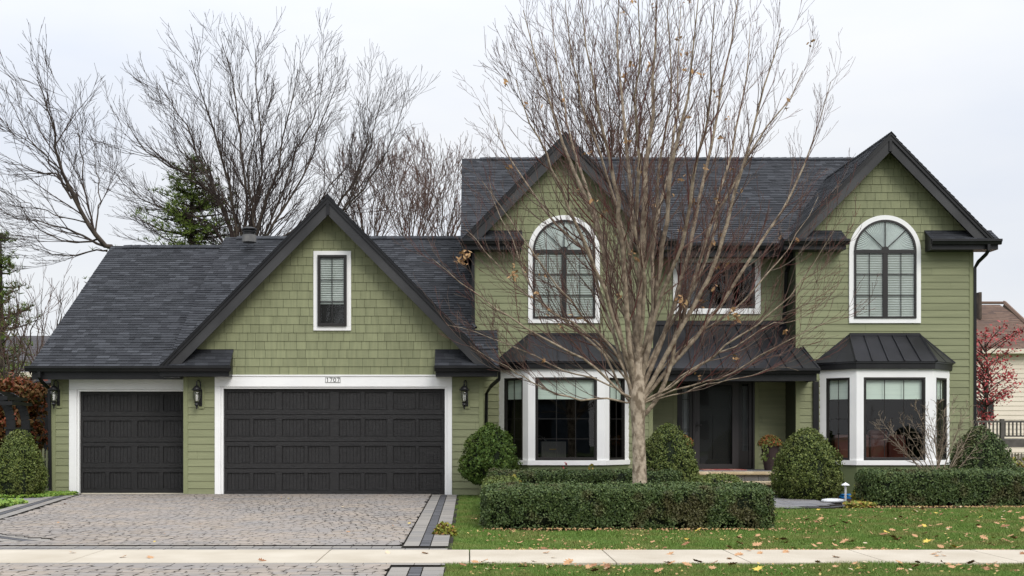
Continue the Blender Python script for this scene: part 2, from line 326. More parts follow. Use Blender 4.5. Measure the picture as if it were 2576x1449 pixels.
# white door surrounds
def surround(x0, x1, xi0, xi1, ztop, zi, Y, right=True):
    m = MB((0, Y, 0))
    m.box(x0, x1, zi, ztop, -.02, .045); m.box(x0, xi0 - .055, 0.01, zi - .001, -.02, .045)
    if right: m.box(xi1 + .055, x1, .01, zi - .001, -.02, .045)
    m.box(xi0 - .053, xi0, .01, zi - .002, -.16, .012)       # reveal
    if right: m.box(xi1, xi1 + .053, .01, zi - .002, -.16, .012)
    m.box(xi0 + .001, xi1 - .001, zi - .045, zi - .002, -.16, .012)
    m.box(x0 - .02, x1 + .02, ztop + .001, ztop + .035, -.02, .065)
    return m.build('door_surround', M_white, H, bevel=.006)
surround(UX(541, YG), UX(1137, YG), DX0, DX1, HDZ - .035, DZ, YG)
LD0, LD1 = UX(200, YW), -6.70; LZ = VZ(980, YW)
surround(wl, LD1, LD0, LD1, WZ + .02, LZ, YW, right=False)
def garage_door(x0, x1, zt, Y, ncol, label):
    W_ = x1 - x0; d = MB((x0, Y, 0)); D0 = -.10
    d.box(0, W_, .0, zt, D0 - .04, D0)
    root = d.build('garage_door', M_door, H); tag(root, label)
    k = W_ / 1125 * (1 if ncol == 8 else 8 / 4 * .5 * 1125 / 1125)
    if ncol == 8: cols = [(15, 132), (148, 264), (294, 410), (425, 540), (584, 698), (715, 830), (860, 978), (990, 1108)]; sc = W_ / 1125
    else: cols = [(12, 128), (146, 258), (288, 400), (418, 536)]; sc = W_ / 548
    rh = zt / 4
    fr = MB((x0, Y, 0)); pl = MB((x0, Y, 0))
    for r in range(4):
        z0 = r * rh + .006; z1 = (r + 1) * rh - .006; pz0 = z0 + .115; pz1 = z1 - .085; prev = 0
        fr.box(.0, W_, z0, pz0, D0 + .001, D0 + .030); fr.box(.0, W_, pz1, z1, D0 + .001, D0 + .030)
        for c in cols + [(W_ / sc, 0)]:
            a = c[0] * sc; fr.box(prev, a, pz0 + .001, pz1 - .001, D0 + .001, D0 + .030)
            if c[1]:
                b = c[1] * sc; prev = b; nb = 6; w = (b - a - .03) / nb
                # raised moulding round the panel
                for q in ((a, b, pz0, pz0 + .014), (a, b, pz1 - .014, pz1), (a, a + .013, pz0 + .014, pz1 - .014), (b - .013, b, pz0 + .014, pz1 - .014)):
                    fr.box(q[0], q[1], q[2], q[3], D0 + .002, D0 + .036)
                pl = MB((x0, Y, 0))
                for i in range(nb):
                    pl.box(a + .015 + i * w + .004, a + .015 + (i + 1) * w - .004, pz0 + .016, pz1 - .016, D0 + .0005, D0 + .012)
                pl.build('door_panel', M_door, root)
    fr.build('door_frame', M_door, root, bevel=.003)
    MB((x0, Y, 0)).box(0, W_, -.0, .022, D0, D0 + .034).build('bottom_seal', M_ctrim, root)
garage_door(DX0, DX1, DZ - .02, YG, 8, 'wide black garage door of eight panel columns')
garage_door(LD0, LD1, LZ - .02, YW, 4, 'narrow black garage door of four panel columns')
# --- rake + gable roofs
def gable(cx, yf, yw, zp, slope, half, yback, tv, wall_t):
    zb = zp - slope * half; ln = math.hypot(1, slope)
    m = MB((0, yf, 0))
    for s in (-1, 1):
        e = tv / slope
        m.prism([(cx, zp - .12), (cx + s * (half - .12 / slope), zb), (cx + s * (half - e), zb), (cx, zp - tv)], -.03, .0)
    m.build('rake_board', M_rake, H)
    m = MB((0, yf, 0))
    for s in (-1, 1):       # crown mould, in two steps, and the drip edge
        m.prism([(cx, zp - .03), (cx + s * (half - .03 / slope), zb), (cx + s * (half - .125 / slope), zb), (cx, zp - .125)], -.05, .035)
        m.prism([(cx, zp + .012), (cx + s * half, zb + .012), (cx + s * (half - .035 / slope), zb), (cx, zp - .03)], -.05, .055)
    m.build('rake_moulding', M_black, H)
    MB((0, yf, 0)).box(cx - .035, cx + .035, zp - .42, zp - .09, -.01, .03).build('apex_block', M_black, H)
    m = MB((0, yf, 0))      # soffit under the overhang
    for s in (-1, 1):
        m.prism([(cx, zp - .15), (cx + s * (half - .15 / slope), zb), (cx + s * (half - .2 / slope), zb), (cx, zp - .2)], -(yw - yf) - .05, -.031)
    m.build('soffit', M_black, H)
    L = half * ln
    for s in (-1, 1):
        uv = Vector((-s, 0, slope)).normalized(); o = Vector((cx + s * half, yf - .06, zb + .02))
        tiles('roof', M_roof, H, o, (0, 1, 0), uv, (0, yback - yf, 0, L), .138, (.12, .36), .016, gap=.003, base_mat=M_roofbase, jit=.006)
    m = MB()                # ridge caps
    y = yf - .07
    while y < yback - .2:
        m.poly([(cx, y, zp + .055), (cx - .13, y, zp + .055 - .13 * slope), (cx + .13, y, zp + .055 - .13 * slope), (cx, y + .3, zp + .035), (cx - .13, y + .3, zp + .035 - .13 * slope), (cx + .13, y + .3, zp + .035 - .13 * slope)],
               [(0, 1, 4, 3), (0, 3, 5, 2)]); y += .15
    m.build('ridge_cap', M_roof, H)
def gutter(x0, x1, z, yf, name='gutter'):
    """K-style gutter: top z, back at yf"""
    MB((0, yf, 0)).xprism([(0, z - .13), (0, z), (.012, z), (.012, z - .118), (.072, z - .118), (.10, z - .05), (.118, z - .045), (.118, z), (.130, z), (.130, z - .055), (.108, z - .062), (.082, z - .13)], x0, x1).build(name, M_black, H)
def eave_return(x0, x1, z, yf, yw, rise, drop=.16):
    m = MB((0, yf, 0)); m.xprism([(.0, z - .005), (-(yw - yf), z + rise - .01), (-(yw - yf), z - .24), (.0, z - .24)], x0, x1)
    m.build('eave_return', M_black, H)
    L = math.hypot(yw - yf, rise)
    tiles('return_roof', M_roof, H, (x0, yf - .03, z + .004), (1, 0, 0), (0, yw - yf, rise), (-.02, x1 - x0 + .02, -.02, L), .115, (.18, .4), .010, base_mat=M_roofbase)
    MB((0, yw, 0)).box(x0 - .02, x1 + .02, z + rise - .02, z + rise + .03, 0, .03).build('flashing', M_black, H)
    gutter(x0 - .03, x1 + .05, z + .0, yf)
gable(GCX, YG - .42, YG, 6.88, sl_g, 3.83, 33.3, .42, 0)
eave_return(-7.06, UX(577, YG - .4), 3.0, YG - .42, YG, .38)
eave_return(UX(1096, YG - .4), .68, 3.0, YG - .42, YG, .38)
sl_m = .6
MGX = [2.353, 10.205]
for cx in MGX: gable(cx, YM - .4, YM, 8.68, 1.025, 2.487, 33.2, .42, 0)
for x0, x1 in ((-.16, UX(1313, 28)), (UX(1598, 28), 4.98), (UX(1972, 28), UX(2128, 28)), (UX(2343, 28), 12.80)): eave_return(x0, x1, 6.13, YM - .42, YM, .26)
# transverse roofs
ZE = 3.0
def slope_roof(x0, x1, y0, z0, y1, z1, clips=()):
    L = math.hypot(y1 - y0, z1 - z0); roofplane('roof', H, (x0, y0, z0), (1, 0, 0), (0, y1 - y0, z1 - z0), (0, x1 - x0, 0, L), clips)
    m = MB(); m.poly([(x0, y0, z0 - .02), (x1, y0, z0 - .02), (x1, y1, z1 - .02), (x0, y1, z1 - .02), (x0, y1 * 2 - y0, z0), (x1, y1 * 2 - y0, z0)], [(0, 1, 2, 3), (3, 2, 5, 4), ])
    m.poly([(x0, y0, z0 - .02), (x0, y1, z1 - .02), (x0, 2 * y1 - y0, z0 - .02), (x0, 2 * y1 - y0, z0 - .2), (x0, y1, z1 - .2), (x0, y0, z0 - .2)], [(0, 1, 4, 5), (1, 2, 3, 4)])
    m.build('roof_deck', M_roofbase, H)
slope_roof(UX(75, 27.25), -6.9, 27.25, 3.02, 33.5, 6.84)
slope_roof(-7.02, .72, 27.08, 3.167, 33.5, 7.10)
slope_roof(.30, .72, 26.84, 3.02, 27.07, 3.161)
m = MB()
for x0, x1, z in ((UX(75, 27.25), -7.0, 6.84), (-7.02, .1, 7.10)):
    m = MB(); x = x0 + .35
    while x < x1: m.poly([(x, 33.33, z - .06), (x + .25, 33.33, z - .055), (x + .25, 33.5, z + .055), (x, 33.5, z + .04), (x, 33.67, z - .06), (x + .25, 33.67, z - .05)], [(0, 1, 2, 3), (3, 2, 5, 4)]); x += .24
    m.build('ridge_cap', M_roof, H)
# wing gutter, fascia, soffit
gx0 = UX(65, 27.2)
gutter(gx0, -7.0, 3.03, 27.22)
m = MB((0, 27.25, 0)); m.box(gx0 + .12, -6.7, 2.72, 2.92, -.03, 0); m.box(gx0 + .12, -6.7, 2.74, 2.76, -.45, -.031); m.build('fascia', M_black, H)
m = MB((0, 26.6, 0)); m.box(-7.0, -6.62, 2.74, 2.78, -1, 0); m.build('soffit', M_black, H)
# gable end wall of wing (left side)
MB().poly([(WX0 - .006, YW, 3.0), (WX0 - .006, 33.5, 6.7), (WX0 - .006, 39.3, 3.0)], [(0, 1, 2)]).build('side_wall', M_gtrim, H)
# main two storey roof
MX0, MX1 = -.18, 12.80
slope_roof(MX0, MX1, 28.65, 6.1, 34.5, 9.61)
m = MB(); x = .35
while x < MX1: m.poly([(x, 34.33, 9.55), (x + .25, 34.33, 9.555), (x + .25, 34.5, 9.665), (x, 34.5, 9.65), (x, 34.67, 9.54), (x + .25, 34.67, 9.55)], [(0, 1, 2, 3), (3, 2, 5, 4)]); x += .24
m.build('ridge_cap', M_roof, H)
gutter(4.62, 7.95, 6.13, 28.66)
m = MB((0, 28.68, 0)); m.box(4.55, 8.02, 5.82, 6.02, -.03, 0); m.box(4.55, 8.02, 5.86, 5.88, -.62, -.031); m.build('fascia', M_black, H)
# --- two storey walls
XL = (.175, 4.53); XR = (8.03, 12.38)
BH = lambda cx: [(cx - 1.45, cx + 1.45, .72, 2.95)]
for (a, b), cx in zip((XL, XR), MGX):
    siding('wall', H, a + .1, b - .1, .02, 5.98, YM, holes=BH(cx))
    shake('gable_wall', H, a, b, 5.98, 8.6, YM, clips=[(cx, 8.46, 1.025, 1), (cx, 8.46, -1.025, 1)])
    for q in (a, b - .1): MB((0, YM, 0)).box(q, q + .1, 0, 5.98, -.02, .025).build('corner_board', M_gtrim, H)
def side(name, x, y0, y1, z0, z1, sgn):
    tiles(name, M_siding, H, (x, 0, 0), (0, 1, 0), (0, 0, 1), (y0, y1, z0, z1), .172, (2.6, 3.7), .013 * sgn, gap=.003, base_mat=M_gapgreen, base_off=-.003 * sgn)
side('side_wall', XR[0], YM + .02, YC, .5, 6, 1); side('side_wall', XL[1], YM + .02, YC, .5, 6, -1)
MB().wbox(XL[0], XL[0] + .02, YM + .02, 40, 2.9, 6.2).build('side_wall', M_gtrim, H)
MB().wbox(XR[1] - .02, XR[1], YM + .02, 40, 0, 6.2).build('side_wall', M_gtrim, H)
MB().poly([(XR[1], YM, 6.0), (XR[1], 34.5, 9.5), (XR[1], 40.2, 6.0)], [(0, 1, 2)]).build('side_wall', M_gtrim, H)
MB().poly([(XL[0], YM, 6.0), (XL[0], 34.5, 9.5), (XL[0], 40.2, 6.0)], [(0, 1, 2)]).build('side_wall', M_gtrim, H)
CW = (5.32, 7.25, 4.60, 5.84)       # centre window opening
DR = (UX(1703, YC), UX(1898, YC), .54, VZ(950, YC))
siding('wall', H, XL[1], XR[0], .5, 5.95, YC, holes=[CW, DR])
for q in (DR[0] - .1, DR[1]): MB((0, YC, 0)).box(q, q + .1, .54, 2.9, 0, .025).build('corner_board', M_gtrim, H)
# --- windows
def frame_rect(m, a0, a1, z0, z1, t, d0, d1):
    m.box(a0, a1, z0, z0 + t, d0, d1); m.box(a0, a1, z1 - t, z1, d0, d1); m.box(a0, a0 + t, z0 + t, z1 - t, d0, d1); m.box(a1 - t, a1, z0 + t, z1 - t, d0, d1)
def pane_unit(root, fr, a0, a1, z0, z1, t, vm, hm, d, shade=0, blind=0, muntin=.008):
    """frame bars, muntins, glass; fr = frame tuple for MB"""
    m = MB(*fr); frame_rect(m, a0, a1, z0, z1, t, d - .05, d + .03); frame_rect(m, a0 + t, a1 - t, z0 + t, z1 - t, .018, d - .04, d + .012)
    m.build('sash', M_frame, root, bevel=.003)
    m = MB(*fr); A0, A1, Z0, Z1 = a0 + t, a1 - t, z0 + t, z1 - t
    for x in vm: xx = A0 + (A1 - A0) * x; m.box(xx - muntin, xx + muntin, Z0, Z1, d - .012, d + .006)
    for z in hm: zz = Z0 + (Z1 - Z0) * z; m.box(A0, A1, zz - muntin, zz + muntin, d - .011, d + .0065)
    if m.v: m.build('muntin', M_frame, root)
    MB(*fr).poly([MB(*fr).L(*q) for q in ((A0, Z0, d - .006), (A1, Z0, d - .006), (A1, Z1, d - .006), (A0, Z1, d - .006))], [(0, 1, 2, 3)]).build('pane', M_glass, root)
    if shade:
        zz = Z1 - (Z1 - Z0) * shade; MB(*fr).box(A0 + .005, A1 - .005, zz, Z1, d - .075, d - .07).box(A0 + .005, A1 - .005, zz - .012, zz + .01, d - .08, d - .066).build('roller_shade', M_shade, root)
    if blind:
        m = MB(*fr); zz = Z1; low = Z1 - (Z1 - Z0) * blind
        while zz > low:
            m.poly([m.L(*q) for q in ((A0, zz, d - .052), (A1, zz, d - .052), (A1, zz - .036, d - .030), (A0, zz - .036, d - .030))], [(0, 1, 2, 3)]); zz -= .042
        m.build('blind', M_slat, root)
# attic window
AT = (UX(789, YG), UX(883.6, YG), VZ(832, YG), VZ(632, YG))
m = MB((0, YG, 0)); frame_rect(m, *AT, .10, -.01, .05); w_ = m.build('window', M_white, H, bevel=.006); tag(w_, 'narrow white trimmed attic window in the garage gable')
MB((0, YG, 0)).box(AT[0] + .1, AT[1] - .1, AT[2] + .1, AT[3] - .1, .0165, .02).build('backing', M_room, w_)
pane_unit(w_, ((0, YG, 0),), AT[0] + .1, AT[1] - .1, AT[2] + .1, AT[3] - .1, .05, [.5], [.335, .67], .07, blind=.70)
# arched windows
def arch_pts(cx, zc, r, zb, n=28): return [(cx + r * math.cos(a), zc + r * math.sin(a)) for a in [math.pi * i / n for i in range(n + 1)]] + [(cx - r, zb), (cx + r, zb)]
def ring(m, o, i, d0, d1):
    n = len(o); p = [m.L(a, z, d1) for a, z in o] + [m.L(a, z, d1) for a, z in i] + [m.L(a, z, d0) for a, z in o] + [m.L(a, z, d0) for a, z in i]; f = []
    for k in range(n):
        q = (k + 1) % n; f += [(k, q, n + q, n + k), (k, 2 * n + k, 2 * n + q, q), (n + k, n + q, 3 * n + q, 3 * n + k)]
    m.poly(p, f)
for cx, lb in zip(MGX, ('arched window behind the bare maple branches', 'arched window in the right hand gable, clear of branches')):
    zc = VZ(632, YM); zb = VZ(813, YM); r = .876
    m = MB((0, YM, 0)); ring(m, arch_pts(cx, zc, r, zb), arch_pts(cx, zc, r - .115, zb + .115), -.01, .05); w_ = m.build('window', M_white, H); tag(w_, lb)
    m = MB((0, YM, 0)); ri = r - .115; ring(m, arch_pts(cx, zc, ri, zb + .115), arch_pts(cx, zc, ri - .05, zb + .16), .0, .075)
    m.box(cx - ri, cx + ri, zc - .06, zc + .025, .002, .078); m.box(cx - .06, cx + .06, zb + .12, zc - .06, .002, .072)
    m.build('sash', M_frame, w_)
    m = MB((0, YM, 0)); rg = ri - .05
    for a in (45, 90, 135): ca, sa = math.cos(R(a)), math.sin(R(a)); m.prism([(cx + .07 * ca - .011 * sa, zc + .02 + .07 * sa + .011 * ca), (cx + rg * ca - .011 * sa, zc + rg * sa + .011 * ca), (cx + rg * ca + .011 * sa, zc + rg * sa - .011 * ca), (cx + .07 * ca + .011 * sa, zc + .02 + .07 * sa - .011 * ca)], .05, .064)
    m.prism([(cx + .09 * math.cos(R(t)), zc + .02 + .09 * math.sin(R(t))) for t in range(0, 181, 20)], .05, .066)
    z0 = zb + .16; z1 = zc - .06
    for sx in (-1, 1):
        xm = cx + sx * (.06 + (rg - .06) / 2); m.box(xm - .0075, xm + .0075, z0, z1, .05, .064)
        for q in (1 / 3, 2 / 3): zz = z0 + (z1 - z0) * q; a_, b_ = sorted((cx + sx * .06, cx + sx * rg)); m.box(a_, b_, zz - .0075, zz + .0075, .05, .0645)
    m.build('muntin', M_frame, w_)
    m = MB((0, YM, 0)); pp = arch_pts(cx, zc, rg + .01, z0 - .01); m.poly([m.L(a, z, .058) for a, z in pp], [tuple(range(len(pp)))]); m.build('pane', M_glass, w_)
    m = MB((0, YM, 0)); zz = z1 + .01
    while zz > z0:
        m.poly([m.L(*q) for q in ((cx - rg, zz, .017), (cx + rg, zz, .017), (cx + rg, zz - .034, .040), (cx - rg, zz - .034, .040))], [(0, 1, 2, 3)]); zz -= .042
    m.build('blind', M_slat, w_)
    m = MB((0, YM, 0)); nf = 44           # fan shade in the arch
    c0 = m.L(cx, zc, .02)
    for k in range(nf):
        a0, a1, a2 = [math.pi * (k + t) / nf for t in (0, .5, 1)]
        m.poly([c0, m.L(cx + rg * math.cos(a0), zc + rg * math.sin(a0), .018), m.L(cx + rg * math.cos(a1), zc + rg * math.sin(a1), .046), m.L(cx + rg * math.cos(a2), zc + rg * math.sin(a2), .018)], [(0, 1, 2), (0, 2, 3)])
    m.build('fan_shade', M_fan, w_)
# centre window
m = MB((0, YC, 0)); frame_rect(m, CW[0] - .14, CW[1] + .14, CW[2] - .14, CW[3] + .06, .14, -.01, .05); w_ = m.build('window', M_white, H, bevel=.006); tag(w_, 'wide three pane window above the porch roof')
cwid = (CW[1] - CW[0]) / 3
for k in range(3): pane_unit(w_, ((0, YC, 0),), CW[0] + k * cwid + .001, CW[0] + (k + 1) * cwid - .001, CW[2], CW[3], .055, [], [], .0)
m = MB()
for k in range(40):
    x = CW[0] + k * .02; 
    if x > CW[0] + .62: break
    m.poly([(x, YC + .14 + .03 * (k % 2), CW[2]), (x + .02, YC + .14 + .03 * ((k + 1) % 2), CW[2]), (x + .02, YC + .14 + .03 * ((k + 1) % 2), CW[3]), (x, YC + .14 + .03 * (k % 2), CW[3])], [(0, 1, 2, 3)])
m.build('curtain', mat('grey_curtain', (.12, .135, .15), .9), w_)
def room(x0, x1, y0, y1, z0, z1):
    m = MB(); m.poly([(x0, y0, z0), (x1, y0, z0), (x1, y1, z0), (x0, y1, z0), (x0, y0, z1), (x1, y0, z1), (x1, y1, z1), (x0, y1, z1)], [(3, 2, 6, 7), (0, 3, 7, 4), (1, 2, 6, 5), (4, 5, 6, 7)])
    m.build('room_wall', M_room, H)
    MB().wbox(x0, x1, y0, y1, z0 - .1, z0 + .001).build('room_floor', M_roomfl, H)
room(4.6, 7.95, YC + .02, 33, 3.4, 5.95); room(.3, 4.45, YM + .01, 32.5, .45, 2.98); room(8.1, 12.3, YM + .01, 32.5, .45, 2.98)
# --- bay windows
PB = .69; HA = .913
def seam_roof(name, quads, nse, m_=None):
    """quads: list of ((bl),(br),(tr),(tl), seams)"""
    m = MB()
    for bl, br, tr, tl, k in quads:
        bl, br, tr, tl = map(Vector, (bl, br, tr, tl)); m.poly([bl, br, tr, tl], [(0, 1, 2, 3)])
        n = (br - bl).cross(tl - bl).normalized()
        if n.z < 0: n = -n
        for i in range(k + 1):
            t = i / k; a = bl.lerp(br, t); b = tl.lerp(tr, t); w = (br - bl).normalized() * .009
            m.poly([a - w, a + w, b + w, b - w, a - w + n * .035, a + w + n * .035, b + w + n * .035, b - w + n * .035], [(4, 5, 6, 7), (0, 4, 7, 3), (1, 2, 6, 5), (0, 1, 5, 4)])
    return m.build(name, M_metal, H)
for cx, lb in zip(MGX, ('bay window behind the maple trunk', 'bay window at the right end, beside the leafless shrub')):
    bay = MB()
    yb = YM; yf = YM - PB; A, B = cx - HA - PB, cx + HA + PB
    def band(z0, z1, out, inn, mm, nm, par):
        m = MB(); o = out; k = o * math.tan(R(22.5))
        pts = [(A - o * 1.0, yb), (cx - HA - k, yf - o), (cx + HA + k, yf - o), (B + o * 1.0, yb)]
        i = inn; k2 = i * math.tan(R(22.5)); pin = [(A + i, yb), (cx - HA + k2, yf + i), (cx + HA - k2, yf + i), (B - i, yb)]
        P4 = [(x, y, z) for z in (z0, z1) for x, y in pts + pin]
        f = []
        for s in range(3): f += [(s, s + 1, 9 + s, 8 + s), (4 + s, 12 + s, 13 + s, 5 + s), (s, 4 + s, 5 + s, s + 1), (8 + s, 9 + s, 13 + s, 12 + s)]
        m.poly(P4, f); return m.build(nm, mm, par)
    zt, zh, zs, zsb = 2.99, VZ(949, yf), VZ(1158, yf), VZ(1170, yf)
    root = band(zh, zt, 0, .12, M_white, 'bay_window', H); tag(root, lb)
    band(zsb, zs, .03, .12, M_white, 'sill', root)
    band(0, zsb, -.02, .15, M_gpanel, 'apron', root)
    # apron panels
    m = MB((cx - HA, yf + .02, 0))
    for a in (.1, .98): frame_rect(m, a, a + .75, .18, zsb - .08, .03, .001, .018)
    m.build('apron_moulding', M_gpanel, root)
    r2 = math.sqrt(.5)
    units = [((cx - HA, yf, 0), (1, 0, 0), (0, -1, 0), 2 * HA, .171, .171 + 1.478, [1 / 3, 2 / 3], 'front'),
             ((A, yb, 0), (r2, -r2, 0), (-r2, -r2, 0), PB / r2, .19, .80, [.5], 'l'),
             ((cx + HA, yf, 0), (r2, r2, 0), (r2, -r2, 0), PB / r2, .19, .80, [.5], 'r')]
    for o, ux, n, wd, a0, a1, vm, _ in units:
        for q0, q1 in ((0, a0), (a1, wd)): MB(o, ux, (0, 0, 1), n).box(q0, q1, zs, zh, -.1, -.001).build('mullion', M_white, root)
        pane_unit(root, (o, ux, (0, 0, 1), n), a0, a1, zs, zh, .05 if wd > 1.5 else .04, vm, [.245, .5, .745], -.03, shade=.25, muntin=.0065)
    # floor and ceiling of the bay
    m = MB()
    for z in (zs - .03, zh + .05): m.poly([(A, yb, z), (cx - HA, yf + .03, z), (cx + HA, yf + .03, z), (B, yb, z)], [(0, 1, 2, 3)])
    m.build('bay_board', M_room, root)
    # roof
    band(2.99, 3.17, .07, -.02 + .05, M_black, 'fascia', root)
    band(3.13, 3.185, .10, .0, M_metal, 'drip_edge', root)
    k = .12 * math.tan(R(22.5)); zr = 3.17; ztp = 3.86; th = .86
    e = [(A - .13, yb, zr), (cx - HA - k, yf - .12, zr), (cx + HA + k, yf - .12, zr), (B + .13, yb, zr)]
    tl, tr = (cx - th, yb - .02, ztp), (cx + th, yb - .02, ztp)
    q = seam_roof('bay_roof', [(e[1], e[2], tr, tl, 5)], 5); q.parent = root
    m = MB(); m.poly([e[0], e[1], tl], [(0, 1, 2)]); m.poly([e[3], e[2], tr], [(0, 1, 2)])
    for bb, tt in ((e[0], tl), (e[1], tl), (e[2], tr), (e[3], tr)): m.tube([bb, tt], .026, 6)
    for ea, eb, tt in ((e[0], e[1], tl), (e[3], e[2], tr)): m.tube([Vector(ea).lerp(Vector(eb), .5), Vector(tt)], .014, 4)
    m.tube([tl, tr], .05, 6); m.build('hip_panel', M_metal, root)
# --- porch
eL, eR = 4.18, 8.38; ye = 27.6; ze = 2.98; yt = YC; ztp = 4.2
q = seam_roof('porch_roof', [((eL, ye, ze), (eR, ye, ze), (XR[0] - .02, yt, ztp), (XL[1] + .02, yt, ztp), 11)], 11)
m = MB(); zm = 3.55
m.poly([(eR, ye, ze), (eR + .02, YM - .01, ze), (8.13, YM - .01, zm)], [(0, 1, 2)]); m.poly([(eL, ye, ze), (eL - .02, YM - .01, ze), (4.43, YM - .01, zm)], [(0, 1, 2)])
m.tube([(eR, ye, ze + .01), (8.15, YM - .02, zm)], .025, 6); m.tube([(eL, ye, ze + .01), (4.4, YM - .02, zm)], .025, 6)
m.box(0, 0, 0, 0, 0, 0); m.wbox(XL[1], XR[0], yt - .06, yt, ztp - .02, ztp + .09); m.build('roof_flashing', M_metal, H)
gutter(eL, eR, ze + .02, ye + .06)
m = MB((0, ye + .08, 0)); m.box(eL + .05, eR - .05, 2.70, 2.96, -.04, 0); m.wbox(eL + .05, eR - .05, ye + .12, YC, 2.74, 2.77); m.wbox(eL + .05, eL + .09, ye + .12, YM, 2.70, 2.96); m.wbox(eR - .09, eR - .05, ye + .12, YM, 2.70, 2.96)
m.build('porch_soffit', M_black, H)
m = MB(); m.wbox(4.35, 8.0, 27.45, YC, .47, .54); m.build('porch_slab', M_stone, H, bevel=.012)
m = MB(); m.wbox(4.6, 8.02, 27.75, YC - .02, .541, .546); m.build('porch_paving', M_flag, H)
m = MB(); m.wbox(5.2, 7.30, 27.0, 27.6, .25, .32); m.build('step', M_stone, H, bevel=.012)
m = MB(); m.wbox(5.1, 7.36, 26.62, 27.2, .05, .12); m.build('step', M_stone, H, bevel=.012)
m = MB()
for z0, z1, y, xr in ((.32, .47, 27.53, 7.9), (.12, .25, 27.08, 7.25), (0, .05, 26.70, 7.3)):
    x = 4.5
    while x < xr: e = min(x + random.uniform(.25, .4), xr); m.wbox(x + .004, e - .004, y, y + .5, z0 + .002, z1 - .001); x = e
m.wbox(4.5, 7.9, 27.56, YC, 0, .46)
m.build('riser', M_block, H)
# front door
root = MB((0, YC, 0)).box(DR[0], DR[1], DR[3] - .07, DR[3], -.1, .03).box(DR[0], DR[0] + .05, .54, DR[3] - .07, -.1, .03).box(DR[1] - .05, DR[1], .54, DR[3] - .07, -.1, .03).build('front_door', M_frame, H); tag(root, 'black front door with storm door and leaded sidelights')
x0, x1 = UX(1748, YC), UX(1853, YC)
m = MB((0, YC, 0)); frame_rect(m, x0, x1, .56, DR[3] - .07, .115, -.02, .03); m.box(x0 - .045, x0 - .002, .56, DR[3] - .07, -.1, .02); m.box(x1 + .002, x1 + .045, .56, DR[3] - .07, -.1, .02); m.build('storm_door', mat('storm_frame', (.042, .038, .038), .4, spec=.4), root)
MB((0, YC, 0)).poly([(x0 + .1, YC, .66), (x1 - .1, YC, .66), (x1 - .1, YC, 2.7), (x0 + .1, YC, 2.7)], [(0, 1, 2, 3)]).build('pane', M_glass, root)
m = MB((0, YC + .12, 0)); m.box(x0, x1, .56, DR[3] - .08, -.04, 0)
xm = (x0 + x1) / 2
for a, b, c, d_ in ((x0, x0 + .16, .56, 2.6), (x1 - .16, x1, .56, 2.6), (x0, x1, .56, .8), (xm - .05, xm + .05, .8, 1.9), (x0, x1, 1.9, 2.06), (x0, x1, 2.5, 2.7)): m.box(a, b, c, d_, .001 + .001 * a * 0, .02 + .0007 * (c + a))
m.box(x0 + .12, x1 - .12, 2.06, 2.10, .02, .06)
m.build('inner_door', mat('ebony_door', (.010, .010, .010), .5), root)
m = MB((0, YC, 0)); m.box(x0 + .02, x0 + .07, 1.50, 1.74, .03, .045); m.tube([(x0 + .045, YC - .09, 1.66), (x0 + .16, YC - .09, 1.66)], .012, 6); m.tube([(x0 + .045, YC - .03, 1.66), (x0 + .045, YC - .095, 1.66)], .014, 6); m.build('handle', M_frame, root)
for a, b, lit in ((DR[0] + .055, x0 - .05, 1), (x1 + .05, DR[1] - .055, 0)):
    m = MB((0, YC + .04, 0)); frame_rect(m, a, b, .56, DR[3] - .075, .085, -.03, .02); m.box(a + .085, b - .085, .64, 1.0, -.025, .0)
    q = m.build('sidelight', M_frame, root)
    MB().poly([(a + .08, YC + .045, 1.0), (b - .08, YC + .045, 1.0), (b - .08, YC + .045, 2.7), (a + .08, YC + .045, 2.7)], [(0, 1, 2, 3)]).build('pane', M_glass, q)
    m = MB((0, YC + .05, 0)); a_, b_ = a + .085, b - .085
    for z in (1.15, 1.5, 1.55, 2.3): m.box(a_, b_, z, z + .012, 0, .012)
    for xx in (a_ + .03, b_ - .04): m.box(xx, xx + .01, 1.0, 2.65, 0, .013)
    m.build('leading', mat('lead_came', (.07, .07, .07), .6), q)
    MB((0, YC + .09, 0)).box(a_, b_, 1.0, 2.65, -.01, 0).build('toned_pane', mat('reflection_tone_' + ('pale' if lit else 'dark'), (.26, .27, .28) if lit else (.05, .052, .055), .3), q)  # left pane paler: a pale reflection put into its colour
MB((0, YC, 0)).box(DR[0] + .005, DR[0] + .045, 1.68, 1.86, .03, .045).build('doorbell', M_black, H)
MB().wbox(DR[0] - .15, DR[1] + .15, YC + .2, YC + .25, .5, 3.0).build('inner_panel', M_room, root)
# --- downspouts
def spout(pts, nm='downspout', r=.045): MB().tube(pts, r, 4).build(nm, M_black, H)
spout([(UX(99, 27.15), 27.15, 2.90), (UX(99, 27.15), 27.15, 2.78), (UX(104, 27.3), 27.35, 2.66), (UX(122, 27.6), 27.66, 2.52), (UX(125, 27.6), 27.66, .12), (UX(123, 27.4), 27.5, .05)])
spout([(UX(1256, 26.5), 26.52, 2.87), (UX(1256, 26.5), 26.6, 2.70), (UX(1235, 27), 27.0, 2.55), (UX(1224, 28.2), 28.1, 2.42), (UX(1221, 28.3), 28.3, .3)])
spout([(UX(2487, 27.9), 27.9, 6.0), (UX(2487, 27.9), 27.9, 5.86), (UX(2481, 28.0), 28.0, 5.78), (UX(2462, 28.3), 28.32, 5.64), (UX(2456, 28.3), 28.38, 5.5), (UX(2456, 28.3), 28.38, .3)])
spout([(XL[0] - .05, 28.34, 5.95), (XL[0] - .05, 28.34, 4.15), (XL[0] + .02, 28.2, 4.02)])
